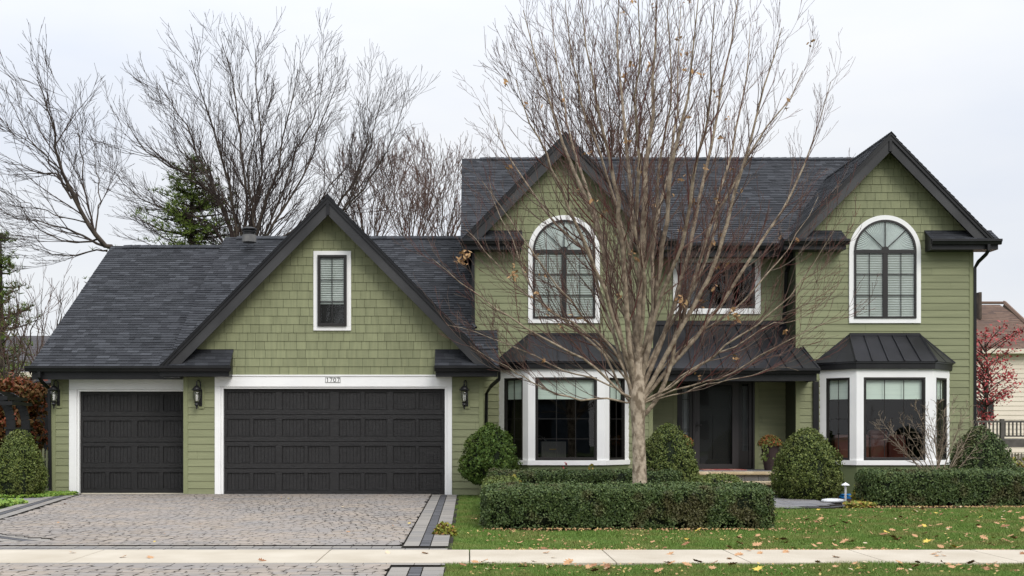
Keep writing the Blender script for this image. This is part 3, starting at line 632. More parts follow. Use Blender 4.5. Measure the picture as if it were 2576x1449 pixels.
spout([(7.97, 28.62, 5.98), (8.0, 28.62, 5.8), (7.96, 29.0, 5.5), (7.96, 29.2, 4.35)])
MB((0, YM, 0)).box(UX(2044, YM), UX(2058, YM), .6, 2.72, .01, .07).build('downspout', M_black, H)
# --- house number, vent pipe
ZN = VZ(956, YG); xn0, xn1 = UX(819, YG), UX(857, YG)
m = MB((0, YG, 0)); m.box(xn0, xn1, ZN - .062, ZN + .062, .045, .052); pl = m.build('house_number', M_white, H)
m = MB((0, YG, 0)); frame_rect(m, xn0, xn1, ZN - .062, ZN + .062, .008, .0525, .056); m.build('plate_border', M_frame, pl)
def seg(m, pts, w=.0062):
    for (a, b), (c, d_) in zip(pts, pts[1:]):
        L = math.hypot(c - a, d_ - b); dx, dz = (c - a) / L * w, (d_ - b) / L * w
        m.prism([(a - dz - dx * .6, b + dx - dz * .6), (c - dz + dx * .6, d_ + dx + dz * .6), (c + dz + dx * .6, d_ - dx + dz * .6), (a + dz - dx * .6, b - dx - dz * .6)], .0525, .0575)
m = MB((0, YG, 0)); wch = (xn1 - xn0) / 4.2; zc = ZN; h = .043
for i, ch in enumerate('1707'):
    c = xn0 + wch * (i + .6) ; w = .026
    if ch == '1': seg(m, [(c - .012, zc + h - .014), (c + .003, zc + h), (c + .003, zc - h)])
    elif ch == '7': seg(m, [(c - w, zc + h), (c + w, zc + h), (c - .006, zc - h)])
    else: seg(m, [(c + w * 1.05 * math.cos(t), zc + h * math.sin(t)) for t in [k * math.pi / 8 for k in range(17)]])
m.build('digits', M_frame, pl)
c = P(627, 596, 32.6)
m = MB(); m.lathe((c.x, c.y, c.z - .15), [(.20, 0), (.20, .2)]); m.build('vent_collar', M_block, H, smooth=False)
m = MB(); m.lathe((c.x, c.y, c.z + .05), [(.17, 0), (.17, .07), (.20, .075), (.20, .10), (.14, .105), (.14, .14), (.21, .145), (.21, .18), (.15, .21)]); m.build('vent_pipe', M_black, H)
# --- lanterns
def lantern(u, Y):
    x = UX(u, Y); zt = VZ(957, Y); y = Y
    m = MB((x, y, 0)); m.box(.0, .13, zt - .66, zt - .12, .012, .035); root = m.build('wall_lantern', M_gtrim, H, bevel=.004)
    m = MB((x, y, 0)); m.box(.02, .09, zt - .60, zt - .22, .035, .055)
    yc = y - .20; xc = x + .0
    m.tube([(x + .055, y - .05, zt - .30), (x + .055, y - .07, zt - .05), (x + .03, y - .12, zt + .0), (xc, yc, zt - .03), (xc, yc, zt - .12)], .014, 6)
    m.tube([(x + .05, y - .05, zt - .50), (x + .02, y - .12, zt - .55), (xc, yc, zt - .53)], .013, 6)
    m.lathe((xc, yc, zt), [(.012, -.06), (.022, -.10), (.015, -.12), (.045, -.14), (.085, -.18), (.10, -.21), (.125, -.22), (.125, -.235), (.085, -.245), (.085, -.25)], 16)
    m.lathe((xc, yc, zt), [(.045, -.50), (.062, -.51), (.04, -.54), (.055, -.57), (.03, -.60), (.018, -.63), (.02, -.65), (.004, -.68)], 12)
    for k in range(4):
        w = math.pi / 4 + k * math.pi / 2; cs, sn = math.cos(w), math.sin(w)
        m.tube([(xc + r_ * cs, yc + r_ * sn, zt + z) for r_, z in ((.088, -.24), (.098, -.32), (.09, -.40), (.062, -.47), (.05, -.51))], .006, 4)
    m.build('lantern_frame', M_black, root, smooth=False)
    m = MB(); m.lathe((xc, yc, zt), [(.078, -.25), (.09, -.32), (.082, -.40), (.056, -.47), (.045, -.50)], 16); m.build('lantern_glass', glassmat('lantern_glass', (.9, .9, .88), 1.6, .05), root, smooth=True)
    m = MB()
    for q in range(3): w = q * 2.1; m.lathe((xc + .02 * math.cos(w), yc + .02 * math.sin(w), zt), [(.008, -.48), (.008, -.40), (.013, -.37), (.002, -.32)], 8)
    m.build('candle', M_white, root)
lantern(143, YW); lantern(500, YG); lantern(1168, YG)
exec_after_house = True
# ------------------------------------------------------------------ GROUND
def sheet(name, pts, z, m, kind='structure'):
    me = MB().poly([(x, y, z) for x, y in pts], [tuple(range(len(pts)))]); o = me.build(name, m, None, (0, 0, 0)); tag(o, kind=kind); return o
sheet('ground', [(-400, -60), (400, -60), (400, 600), (-400, 600)], -.02, M_ground)
sheet('street', [(-400, -14), (400, -14), (400, 6.0), (-400, 6.0)], -.016, mat('asphalt', (.05, .05, .052), .9, (.07, .07, .07), 3))
MB().wbox(-200, 200, 6.0, 6.2, -.019, .06).build('kerb', M_conc, None, (0, 6, 0))['kind'] = 'structure'
# driveway base
EDL = [(-9.75, 27.5), (-9.1, 23.5), (-8.6, 20.5), (-8.3, 18.5), (-7.95, 17.2), (-7.3, 16.4), (-6.2, 15.45), (-7.0, 14.98), (-9.5, 14.75)]
def edge_x(y):
    for (x0, y0), (x1, y1) in zip(EDL, EDL[1:]):
        if y1 <= y <= y0: return x0 + (x1 - x0) * (y0 - y) / (y0 - y1)
    return -14
sheet('driveway', [(-.20, 27.4), (-.20, 14.35)] + [(-12.5, 14.35), (-9, 14.5)] + EDL[::-1][1:] , .012, M_joint)
sheet('apron', [(-13, 6.2), (-.24, 6.2), (-.24, 12.94), (-13, 12.94)], .012, M_joint)
def pavers(name, cells, m, zt=.036, cc=.022, sk=.024):
    """cells (cx,cy,w,h,rot): tumbled stones with knocked off corners"""
    C = np.array(cells); n = len(C); w = C[:, 2] / 2; h = C[:, 3] / 2; c = np.minimum(cc, np.minimum(w, h) * .5)
    cj = c[:, None] * np.where(RNG.uniform(0, 1, (n, 4)) < .45, RNG.uniform(.9, 1.5, (n, 4)), .10)
    px = np.stack([-w + cj[:, 0], w - cj[:, 1], w, w, w - cj[:, 2], -w + cj[:, 3], -w, -w], 1)
    py = np.stack([-h, -h, -h + cj[:, 1], h - cj[:, 2], h, h, h - cj[:, 3], -h + cj[:, 0]], 1)
    ca, sa = np.cos(C[:, 4])[:, None], np.sin(C[:, 4])[:, None]
    X = C[:, 0:1] + px * ca - py * sa; Y = C[:, 1:2] + px * sa + py * ca
    zz = zt + RNG.uniform(-.0012, .0012, (n, 1)) + RNG.uniform(-.0006, .0006, (n, 8))
    top = np.stack([X, Y, zz], 2); 
    Xb = C[:, 0:1] + (px * 1.02) * ca - (py * 1.02) * sa; Yb = C[:, 1:2] + (px * 1.02) * sa + (py * 1.02) * ca
    bot = np.stack([Xb, Yb, np.full_like(Xb, zt - sk)], 2)
    V = np.concatenate([top, bot], 1).reshape(-1, 3); b = bpy.data.meshes.new(name)
    fs = []; f2 = []
    for i in range(n):
        k = i * 16; fs.append(tuple(range(i * 8, i * 8 + 8)))
        for j in range(8): q = (j + 1) % 8; f2.append((k + j, k + 8 + j, k + 8 + q, k + q))
    b.from_pydata(top.reshape(-1, 3).tolist(), [], fs); o = link(name, b, m, None, Vector((0, 0, 0))); tag(o, kind='structure')
    b = bpy.data.meshes.new('paver_sides'); b.from_pydata(V.tolist(), [], f2); q = link('paver_sides', b, M_joint, None, Vector((0, 0, 0))); tag(q, kind='structure'); return o  # stone side walls in the dark joint colour, so corner notches read dark
cells = []; rr = random.Random(3)
y = 14.85
while y < 26.9:
    h = rr.choice((.12, .14, .15, .17)); x = edge_x(y) + .62 + rr.random() * .1
    while x < -.90:
        w = rr.choice((.12, .15, .18, .22)); w = min(w, -.84 - x)
        tp_ = math.sin(math.pi * min(1, max(0, (y - 14.85) / 12))); wob = tp_ * (.30 * math.sin(x * .9 + .4 * y) + .06 * math.sin(x * 3.1)); ang_ = math.atan(tp_ * (.27 * math.cos(x * .9 + .4 * y) + .18 * math.cos(x * 3.1)))
        cells.append((x + w / 2, y + h / 2 + wob, w - .005, h - .004, ang_ + rr.uniform(-.03, .03))); x += w
    y += h
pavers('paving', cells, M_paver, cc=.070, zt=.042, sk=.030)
cells = []; y = 6.3
while y < 12.6:
    h = rr.choice((.12, .15, .18)); x = -9 + rr.random() * .1
    while x < -.90:
        w = rr.choice((.12, .15, .18, .22)); w = min(w, -.84 - x); cells.append((x + w / 2, y + h / 2, w - .005, h - .004, rr.uniform(-.03, .03))); x += w
    y += h
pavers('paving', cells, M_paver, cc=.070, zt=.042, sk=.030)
cl, cd = [], []
def run(lst, xa, xb, ya, yb, step, along='y'):
    t = ya if along == 'y' else xa
    while t < (yb if along == 'y' else xb):
        s = step * rr.uniform(.85, 1.15)
        if along == 'y': s = min(s, yb - t); lst.append(((xa + xb) / 2, t + s / 2, xb - xa - .008, s - .008, 0))
        else: s = min(s, xb - t); lst.append((t + s / 2, (ya + yb) / 2, s - .008, yb - ya - .008, 0))
        t += s
for ya, yb in ((14.85, 26.9), (6.3, 12.55)):
    run(cl, -.83, -.625, ya, yb, .32); run(cd, -.62, -.485, ya, yb, .10); run(cl, -.48, -.25, ya, yb, .32)
run(cl, -9.4, -.84, 26.9, 27.1, .32, 'x'); 
run(cl, -6.2, -.84, 14.63, 14.84, .25, 'x'); run(cd, -7.5, -.84, 14.545, 14.63, .2, 'x'); run(cl, -9.8, -.25, 14.34, 14.545, .3, 'x')
run(cl, -9, -.25, 12.755, 12.95, .3, 'x'); run(cd, -9, -.84, 12.66, 12.755, .2, 'x')
def offset_line(d):
    P2 = [Vector((x, y)) for x, y in EDL]; N2 = []
    for p, q in zip(P2, P2[1:]): t = (q - p).normalized(); nn = Vector((-t.y, t.x)); N2.append(nn)
    out = [P2[0] + N2[0] * d]
    for i in range(1, len(P2) - 1): bis = (N2[i - 1] + N2[i]).normalized(); out.append(P2[i] + bis * d / max(.3, bis.dot(N2[i])))
    return out + [P2[-1] + N2[-1] * d]
for off, wd, l in ((.11, .20, cl), (.29, .14, cd), (.48, .21, cl)):   # bands along the splayed left edge
    pl_ = offset_line(off)
    for p, q in zip(pl_, pl_[1:]):
        L = (q - p).length; n = max(1, int(L / (.24 if l is cl else .11)))
        for k in range(n): c_ = p.lerp(q, (k + .5) / n); l.append((c_.x, c_.y, L / n - .008, wd - .01, math.atan2(q.y - p.y, q.x - p.x)))
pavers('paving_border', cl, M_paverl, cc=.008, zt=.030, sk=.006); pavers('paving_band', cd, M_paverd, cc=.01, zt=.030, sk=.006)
# sidewalk slabs
m = MB(); x = -14.0
for w in [3.4, 3.2, 2.9, 2.8, 1.72, 1.64, 1.5, 1.55, 1.5, 1.5, 1.5, 1.5, 1.5, 1.5]:
    m.wbox(x + .006, x + w - .006, 12.95, 14.34, -.02, .036); x += w
o = m.build('sidewalk', M_conc, None, (0, 13.6, 0), bevel=.008); o['kind'] = 'structure'
# flag path to the porch, beds, left path
sheet('planting_bed', [(.5, 22.3), (14, 22.6), (14, 28.3), (.4, 28.3)], -.004, M_mulch)
path = [(3.0, 22.35), (6.05, 22.2), (7.0, 22.4), (7.55, 22.9), (7.85, 23.8), (7.9, 25.2), (7.6, 26.7), (3.0, 26.7)]
sheet('path', path, .004, M_joint)
cells = []; y = 22.4
while y < 26.5:
    h = rr.choice((.3, .45)); x = 3.1
    xr = 7.5 if y > 23.2 else 6.4 + (y - 22.3) * 1.0
    while x < xr: w = min(rr.choice((.3, .45, .6)), xr - x); (cells.append((x + w / 2, y + h / 2, w - .008, h - .008, 0)) if w > .08 else 0); x += w
    y += h
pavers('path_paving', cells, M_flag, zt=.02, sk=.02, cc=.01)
cells = []
pp = [(6.1, 22.28), (7.0, 22.5), (7.5, 23.0), (7.75, 23.85), (7.8, 25.2), (7.55, 26.6)]
for (a, b), (c_, d_) in zip(pp, pp[1:]):
    L = math.hypot(c_ - a, d_ - b); n = int(L / .14)
    for k in range(n): t = (k + .5) / n; cells.append((a + (c_ - a) * t, b + (d_ - b) * t, L / n - .01, .12, math.atan2(d_ - b, c_ - a)))
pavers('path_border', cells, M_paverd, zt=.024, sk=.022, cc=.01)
sheet('side_path', [(-14, 23.7), (-8.9, 24.0), (-9.3, 26.4), (-10, 26.6), (-14, 25.1)], .016, M_flag)
# ------------------------------------------------------------------ VEGETATION helpers
def unit(a): return a / np.maximum(np.linalg.norm(a, axis=1, keepdims=True), 1e-9)
def leaves(name, Pts, Nrm, size, m, parent=None, base=(0, 0, 0), tilt=.9, elong=1.5, zsq=1.0):
    n = len(Pts); nn = unit(Nrm + RNG.normal(0, tilt, (n, 3))); r = unit(RNG.normal(0, 1, (n, 3))); a = unit(np.cross(nn, r)); b = np.cross(nn, a)
    s = (size * RNG.uniform(.5, 1.5, n))[:, None]
    a = a * s * elong * .5; b = b * s * .5
    V = np.stack([Pts - a, Pts + b * .9, Pts + a, Pts - b * .9], 1).reshape(-1, 3)
    return np_obj(name, V, np.arange(n * 4).reshape(n, 4), m, parent, base)
def fbm(Pt, s, seed=0):
    return np.array([noise.noise(Vector((p[0] * s + seed, p[1] * s, p[2] * s))) for p in Pt])
def shrub(name, u, vt, Y, r, zb, label, cat, m, n=16000, size=.032, prof=None, rough=.05, group=None, top=None):
    x = UX(u, Y); zt = VZ(vt, Y) if top is None else top; hh = zt - zb
    root = thing(name, (x, Y, 0), label, cat, group)
    prof = prof or [(0, .72), (.12, .93), (.28, 1.0), (.45, .95), (.62, .80), (.78, .58), (.9, .36), (1, .05)]
    tz = np.array([p[0] for p in prof]); tr = np.array([p[1] for p in prof])
    # sample by area-ish
    t = RNG.uniform(0, 1, n * 2); rr_ = np.interp(t, tz, tr); keep = RNG.uniform(0, 1, n * 2) < rr_ * .9 + .12; t = t[keep][:n]; rr_ = rr_[keep][:n]; n = len(t)
    th = RNG.uniform(0, 2 * math.pi, n); cs, sn = np.cos(th), np.sin(th)
    q = np.stack([cs * 1.5, sn * 1.5, t * hh * 1.8], 1); bumpv = fbm(q, 1.3, x) * rough * 1.8 + fbm(q, 4.5, x + 9) * rough * 1.3
    inset = -np.abs(RNG.normal(0, .04, n)); R_ = rr_ * r + bumpv * 1.35 + inset + RNG.exponential(.013, n)
    Pt = np.stack([x + cs * R_, Y + sn * R_, zb + t * hh + RNG.normal(0, .01, n)], 1)
    dr = np.interp(t, (tz[1:] + tz[:-1]) / 2, np.diff(tr) * r / (np.diff(tz) * hh)); Nn = unit(np.stack([cs, sn, -dr], 1))
    leaves('foliage', Pt, Nn, size, m, root)
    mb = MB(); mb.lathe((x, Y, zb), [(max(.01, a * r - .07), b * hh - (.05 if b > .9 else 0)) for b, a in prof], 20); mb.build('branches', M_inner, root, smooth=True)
    mb = MB(); mb.tube([(x, Y, -.02), (x, Y, zb + .1)], .04, 6); mb.build('stem', M_bbark, root)
    return root
def boxhedge(name, x0, x1, y0, y1, zt, label, n=26000, r=.12, m=None, size=.026, zb=.03, rxy=None, group=None):
    m = m or M_hedge; root = thing(name, ((x0 + x1) / 2, (y0 + y1) / 2, 0), label, 'hedge', group)
    lo = np.array([x0, y0, zb]); hi = np.array([x1, y1, zt]); d_ = hi - lo
    ar = np.array([d_[0] * d_[2], d_[0] * d_[1], d_[1] * d_[2], d_[1] * d_[2], d_[0] * d_[2] * .3]); k = RNG.choice(5, n, p=ar / ar.sum())
    p = lo + RNG.uniform(0, 1, (n, 3)) * d_
    p[k == 0, 1] = y0; p[k == 1, 2] = zt; p[k == 2, 0] = x0; p[k == 3, 0] = x1; p[k == 4, 1] = y1
    rx = rxy or r; rv = np.array([rx, rx, r])
    c = np.clip(p, lo + rv, hi - np.array([rx, rx, r])); c[:, 2] = np.clip(p[:, 2], lo[2], hi[2] - r)
    v = (p - c) / rv; nn = unit(v + 1e-6); pt = c + nn * rv
    b = fbm(pt, 2.2, x0) * .045 + fbm(pt, 7, 5) * .03
    dep = -np.abs(RNG.normal(0, .026, n)) + RNG.exponential(.010, n); pt = pt + nn * (b + dep)[:, None]
    hole = fbm(pt, 5.5, 33); low = (pt[:, 2] < zb + .13); keep = ~((hole > .32) & (RNG.uniform(0, 1, n) < .8)) & ~(low & (fbm(pt, 4, 50) > .05) & (RNG.uniform(0, 1, n) < .7))
    leaves('foliage', pt[keep], nn[keep], size, m, root, tilt=.75)
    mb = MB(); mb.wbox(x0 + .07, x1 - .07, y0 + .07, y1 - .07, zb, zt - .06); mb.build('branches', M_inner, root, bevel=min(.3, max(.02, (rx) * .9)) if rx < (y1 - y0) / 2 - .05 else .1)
    mb = MB(); x = x0 + .3
    while x < x1 - .1: mb.tube([(x, y0 + .25, -.02), (x, y0 + .22, zb + .2)], .015, 5); x += .35
    mb.build('stem', M_bbark, root)
    return root
# hedges
boxhedge('boxwood_hedge', UX(1216, 17.5), UX(1955, 17.5), 17.5, 18.65, .655, 'long clipped hedge in front of the maple trunk, nearest the sidewalk', n=80000, rxy=.2, size=.023)
boxhedge('boxwood_hedge', .30, .95, 18.7, 22.9, .60, 'short side run of clipped hedge joining the front and rear hedges', n=14000, m=M_box)
boxhedge('boxwood_hedge', .42, UX(1710, 23.2), 22.95, 23.7, .71, 'low clipped hedge behind the maple trunk below the bay window', n=24000)
boxhedge('boxwood_hedge', UX(1745, 20), UX(1862, 20), 19.6, 20.6, .72, 'rounded low hedge clump in front of the porch steps', n=9000, rxy=.3, m=M_box)
boxhedge('boxwood_hedge', 7.93, 12.6, 22.9, 24.0, .72, 'clipped hedge at right in front of the leafless shrub', n=42000, rxy=.3, size=.028)
shrub('conifer_shrub', 1232, 1064, 26.0, .63, .30, 'bright green dwarf conifer beside the wide garage door', 'shrub', M_yew, 17000, .034, prof=[(0, .35), (.08, .66), (.2, .9), (.36, 1.0), (.52, .88), (.68, .66), (.84, .42), (.95, .2), (1, .05)], rough=.09)
egg = [(0, .80), (.12, .95), (.28, 1.0), (.45, .94), (.62, .80), (.78, .60), (.9, .38), (.97, .2), (1, .05)]
shrub('boxwood_shrub', 1678, 1066, 25.6, .70, .02, 'egg shaped boxwood between the maple trunk and front door', 'shrub', M_box, 17000, .030, prof=egg)
shrub('boxwood_shrub', 2032, 1077, 25.7, .735, .02, 'egg shaped boxwood at the right of the porch steps', 'shrub', M_box, 19000, .030, prof=egg)
shrub('boxwood_shrub', 2466, 1071, 25.6, .70, .02, 'egg shaped boxwood at the right corner of the house', 'shrub', M_hedge, 17000, .030, prof=egg)
shrub('boxwood_shrub', 47, 1081, 26.2, .56, .02, 'egg shaped boxwood at the left edge by the black arbor', 'shrub', M_box, 17000, .028, prof=egg)
# ---- trees
class Tubes:
    def __init__(s): s.g = {}
    def add(s, pts, rad, sides=3): s.g.setdefault((len(pts), sides), []).append(([tuple(p) for p in pts], rad))
    def build(s, name, m, parent):
        VV, FF, off = [], [], 0
        for (n, sd), L in s.g.items():
            Pn = np.array([a for a, _ in L]); Rn = np.array([b for _, b in L]); B = len(L)
            T = np.empty_like(Pn); T[:, 1:-1] = Pn[:, 2:] - Pn[:, :-2]; T[:, 0] = Pn[:, 1] - Pn[:, 0]; T[:, -1] = Pn[:, -1] - Pn[:, -2]
            T /= np.maximum(np.linalg.norm(T, axis=2, keepdims=True), 1e-9)
            ref = np.array([.31, .87, .38]); A = np.cross(T, ref); A /= np.linalg.norm(A, axis=2, keepdims=True); Bv = np.cross(T, A)
            w = 2 * np.pi * np.arange(sd) / sd
            V = Pn[:, :, None, :] + (A[:, :, None, :] * np.cos(w)[None, None, :, None] + Bv[:, :, None, :] * np.sin(w)[None, None, :, None]) * Rn[:, :, None, None]
            idx = off + np.arange(B * n * sd).reshape(B, n, sd); q = np.stack([idx[:, :-1], np.roll(idx, -1, 2)[:, :-1], np.roll(idx, -1, 2)[:, 1:], idx[:, 1:]], -1).reshape(-1, 4)
            VV.append(V.reshape(-1, 3)); FF.append(q); off += B * n * sd
        return np_obj(name, np.concatenate(VV), np.concatenate(FF), m, parent, smooth=True)
def resample(pts, n):
    """Catmull-Rom through the traced points"""
    out = []; k = len(pts) - 1
    for i in range(n):
        t = i / (n - 1) * k; j = min(int(t), k - 1); f = t - j
        p0, p1, p2, p3 = pts[max(j - 1, 0)], pts[j], pts[j + 1], pts[min(j + 2, k)]
        out.append(.5 * ((2 * p1) + (p2 - p0) * f + (2 * p0 - 5 * p1 + 4 * p2 - p3) * f * f + (3 * p1 - 3 * p2 + p3 - p0) * f ** 3))
    return out
def grow(T, rnd, start, dirn, length, r, depth, P_, tb=None):
    """one branch and its offspring. P_: dict of params"""
    n = 6 if depth >= 2 else (5 if depth == 1 else 4)
    pts = [start]; d_ = dirn.normalized(); seg_ = length / (n - 1)
    for i in range(n - 1):
        d_ = (d_ + Vector((rnd.gauss(0, 1), rnd.gauss(0, 1), rnd.gauss(0, .7))) * P_['wob'] + Vector((0, 0, P_['up'] * (1 if depth else .7)))).normalized()
        pts.append(pts[-1] + d_ * seg_)
    rad = [max(P_['rmin'], r * (1 - .8 * i / (n - 1))) for i in range(n)]
    T.add(pts, rad, 3 if r < .018 else 5)
    if P_.get('tips') is not None and depth == 0 and rnd.random() < P_.get('tipp', .02): P_['tips'].append(pts[-1])
    if depth > 0: spawn(T, rnd, pts, rad, length, depth - 1, P_)
def spawn(T, rnd, pts, rad, length, depth, P_, t0=.12):
    k = len(pts) - 1; sp_ = P_['space'][depth]; cnt = max(1, int(length / sp_ * rnd.uniform(.8, 1.2)))
    for c in range(cnt):
        t = t0 + (1 - t0) * (c + rnd.random()) / cnt; j = min(int(t * k), k - 1); f = t * k - j
        p = pts[j].lerp(pts[j + 1], f); tn = (pts[j + 1] - pts[j]).normalized(); r0 = rad[j] * (1 - f) + rad[j + 1] * f
        ax = tn.cross(Vector((rnd.gauss(0, 1), rnd.gauss(0, 1), rnd.gauss(0, 1)))).normalized(); an = R(rnd.uniform(*P_['ang']))
        dr = (tn * math.cos(an) + ax * math.sin(an))
        if P_.get('out'): dr = dr + Vector((p.x - P_['cx'], p.y - P_['cy'], 0)).normalized() * P_['out']
        if dr.z < P_.get('minz', -.3): dr.z = P_.get('minz', -.3) + .2 * rnd.random()
        L = P_['len'][depth] * rnd.uniform(.55, 1.3) * (1 - .45 * t)
        grow(T, rnd, p, dr, L, max(P_['rmin'], min(r0 * .6, P_['rr'][depth])), depth, P_)
def tree(name, base, Y, limbs, label, mt, mc, P_, seed, trunk=None, group=None, dspread=.5, lr=.05, depth=2):
    rnd = random.Random(seed); root = thing(name, base, label, 'tree', group)
    T, C, Lm = Tubes(), Tubes(), Tubes(); P_ = dict(P_); P_['cx'], P_['cy'] = base[0], base[1]
    if trunk: T.add(resample(trunk[0], 14), list(np.interp(np.linspace(0, 1, 14), np.linspace(0, 1, len(trunk[1])), trunk[1])), 12)
    for limb in limbs:
        uvs = limb[0]; r0 = limb[1] if len(limb) > 1 else lr; r0 *= .66 if (P_.get('lm') and limb[0][-1][1] > 380) else 1; k = limb[2] if len(limb) > 2 else rnd.uniform(-dspread, dspread)
        u0, v0 = uvs[0]; pts = []
        for i, (u, v) in enumerate(uvs):
            dist = math.hypot(u - u0, v - v0) * Y / F; pts.append(P(u, v, Y + k * dist * .9))
        cut = P_.get('cut', 1); pts = resample(pts, 61)[:int(60 * cut) + 1]; L = sum((b - a).length for a, b in zip(pts, pts[1:])); pts = [pts[int(i * (len(pts) - 1) / 15)] for i in range(16)]
        pts = [p + Vector((rnd.gauss(0, 1), rnd.gauss(0, 1), rnd.gauss(0, 1))) * P_['limbwob'] * (1 if i else 0) for i, p in enumerate(pts)]
        rad = [max(P_['rmin'] * 1.3, r0 * P_.get('lk', 1) * (1 - .86 * (i / 15) ** P_.get('tp', .8))) for i in range(16)]; Lm.add(pts, rad, 7)
        spawn(C, rnd, pts, rad, L, depth, P_, t0=P_.get('t0', .15))
    if T.g: T.build('trunk', mt, root)
    Lm.build('limbs', P_.get('lm', mt), root)
    C.build('crown', mc, root)
    return root, P_
# ---- the maple in front
YT = 21.0
A_ = [
 ([(1607, 1000), (1608, 900), (1607, 800), (1612, 700), (1618, 600), (1622, 500), (1628, 400), (1640, 250), (1650, 100), (1655, -90)], .085, 0),
 ([(1600, 1010), (1560, 985), (1500, 930), (1430, 885), (1360, 850), (1290, 800), (1200, 740), (1130, 690), (1070, 630)], .040, -.25),
 ([(1592, 1012), (1545, 1005), (1480, 1005), (1400, 990), (1340, 965), (1290, 930), (1230, 900), (1160, 860)], .030, -.5),
 ([(1598, 1005), (1570, 930), (1530, 860), (1470, 800), (1400, 720), (1330, 620), (1260, 520), (1200, 430)], .042, -.1),
 ([(1600, 1000), (1565, 870), (1530, 700), (1500, 560), (1440, 420), (1390, 280), (1340, 120), (1305, -10)], .050, .15),
 ([(1603, 985), (1580, 840), (1570, 700), (1560, 560), (1545, 450), (1510, 300), (1480, 150), (1460, -60)], .055, -.2),
 ([(1604, 970), (1590, 800), (1585, 640), (1590, 500), (1575, 350), (1560, 200), (1555, 50), (1550, -100)], .052, .25),
 ([(1610, 980), (1635, 850), (1655, 700), (1675, 560), (1690, 420), (1720, 280), (1745, 120), (1760, -70)], .055, -.15),
 ([(1612, 985), (1660, 870), (1700, 760), (1730, 640), (1760, 500), (1790, 360), (1820, 200), (1850, 40), (1860, -60)], .050, .2),
 ([(1615, 1000), (1680, 885), (1740, 780), (1785, 690), (1830, 560), (1870, 420), (1900, 300), (1940, 150), (1985, 30)], .050, -.1),
 ([(1618, 1005), (1690, 920), (1750, 850), (1820, 760), (1880, 660), (1960, 540), (2020, 420), (2060, 300), (2110, 160)], .042, .1),
 ([(1620, 1010), (1700, 965), (1780, 905), (1860, 845), (1940, 790), (2000, 730), (2060, 640), (2110, 560)], .034, -.3),
 ([(1618, 1015), (1690, 985), (1790, 962), (1880, 915), (1960, 870), (2050, 825), (2130, 790)], .030, -.45),
 ([(1622, 1012), (1700, 992), (1790, 965), (1880, 948), (1950, 925), (2020, 930)], .020, .3),
 ([(1612, 1050), (1650, 1010), (1685, 930), (1705, 830), (1750, 700), (1790, 560), (1850, 470), (1900, 360), (1990, 240), (2040, 140)], .048, .05),
 ([(1600, 1040), (1560, 970), (1520, 890), (1450, 830), (1380, 780), (1320, 690), (1290, 600), (1240, 500), (1225, 420)], .040, .35),
 ([(1595, 1025), (1540, 970), (1440, 940), (1350, 900), (1270, 865), (1190, 835), (1110, 815)], .028, .35),
 ([(1605, 940), (1640, 790), (1640, 620), (1680, 450), (1700, 300), (1705, 150), (1720, -40)], .045, .35),
 ([(1602, 950), (1545, 800), (1490, 660), (1430, 520), (1380, 400), (1330, 300), (1290, 170)], .040, -.35),
 ([(1610, 940), (1700, 800), (1780, 640), (1810, 500), (1850, 340), (1880, 180), (1890, 20)], .042, .4),
 ([(1603, 900), (1560, 760), (1520, 620), (1470, 460), (1430, 320), (1400, 160), (1380, -30)], .040, .45),
 ([(1607, 880), (1625, 720), (1600, 560), (1610, 420), (1600, 260), (1610, 100), (1600, -80)], .040, -.4),
 ([(1609, 900), (1660, 760), (1720, 600), (1745, 440), (1780, 300), (1790, 140), (1800, -40)], .040, -.4),
 ([(1600, 990), (1500, 860), (1400, 790), (1310, 730), (1230, 640), (1160, 560)], .032, .15),
 ([(1612, 995), (1720, 870), (1820, 800), (1920, 700), (2000, 600), (2070, 470)], .034, .3),
 ([(1590, 1000), (1555, 880), (1515, 760), (1480, 640), (1400, 560), (1330, 470), (1270, 370), (1230, 260)], .036, .3),
 ([(1606, 700), (1560, 560), (1520, 420), (1470, 280), (1430, 100), (1420, -50)], .030, 0),
 ([(1615, 700), (1650, 560), (1660, 400), (1690, 240), (1680, 60), (1690, -60)], .030, 0),
 ([(1615, 1020), (1720, 940), (1830, 880), (1930, 820), (2020, 800), (2090, 740)], .024, .1),
]
bt = P(1608, 1260, YT); tips = []
trunk = ([P(1611, 1246, YT), P(1609, 1205, YT), P(1608, 1150, YT), P(1606, 1090, YT), P(1605, 1040, YT), P(1604, 1005, YT), P(1608, 900, YT)], [.165, .132, .122, .118, .130, .145, .078])
PM = dict(lm=M_limb, wob=.065, up=.15, rmin=.0031, lk=.90, tp=1.9, cut=.95, space=[.15, .24, .30], len=[.26, .74, 1.45], rr=[.0040, .0070, .016], ang=(18, 40), limbwob=.015, out=.12, minz=-.05, t0=.16, tips=tips, tipp=.012)
maple, _ = tree('maple_tree', (bt.x, YT, 0), YT, A_, 'large bare maple with many upswept branches standing in front of the house', M_bark, M_twig, PM, 11, trunk=trunk)
tp = np.array([tuple(p) for p in tips for _ in range(5)]); tp = tp + RNG.normal(0, .035, tp.shape)
for c in (P(1160, 655, 20), P(1168, 640, 20), P(1290, 688, 20.3), P(1715, 760, 20), P(1850, 800, 20.6)):
    q = np.array(c) + RNG.normal(0, .05, (22, 3)); tp = np.concatenate([tp, q])
leaves('dry_seeds', tp, np.zeros_like(tp), .045, M_samara, maple, elong=2)['kind'] = 'stuff'
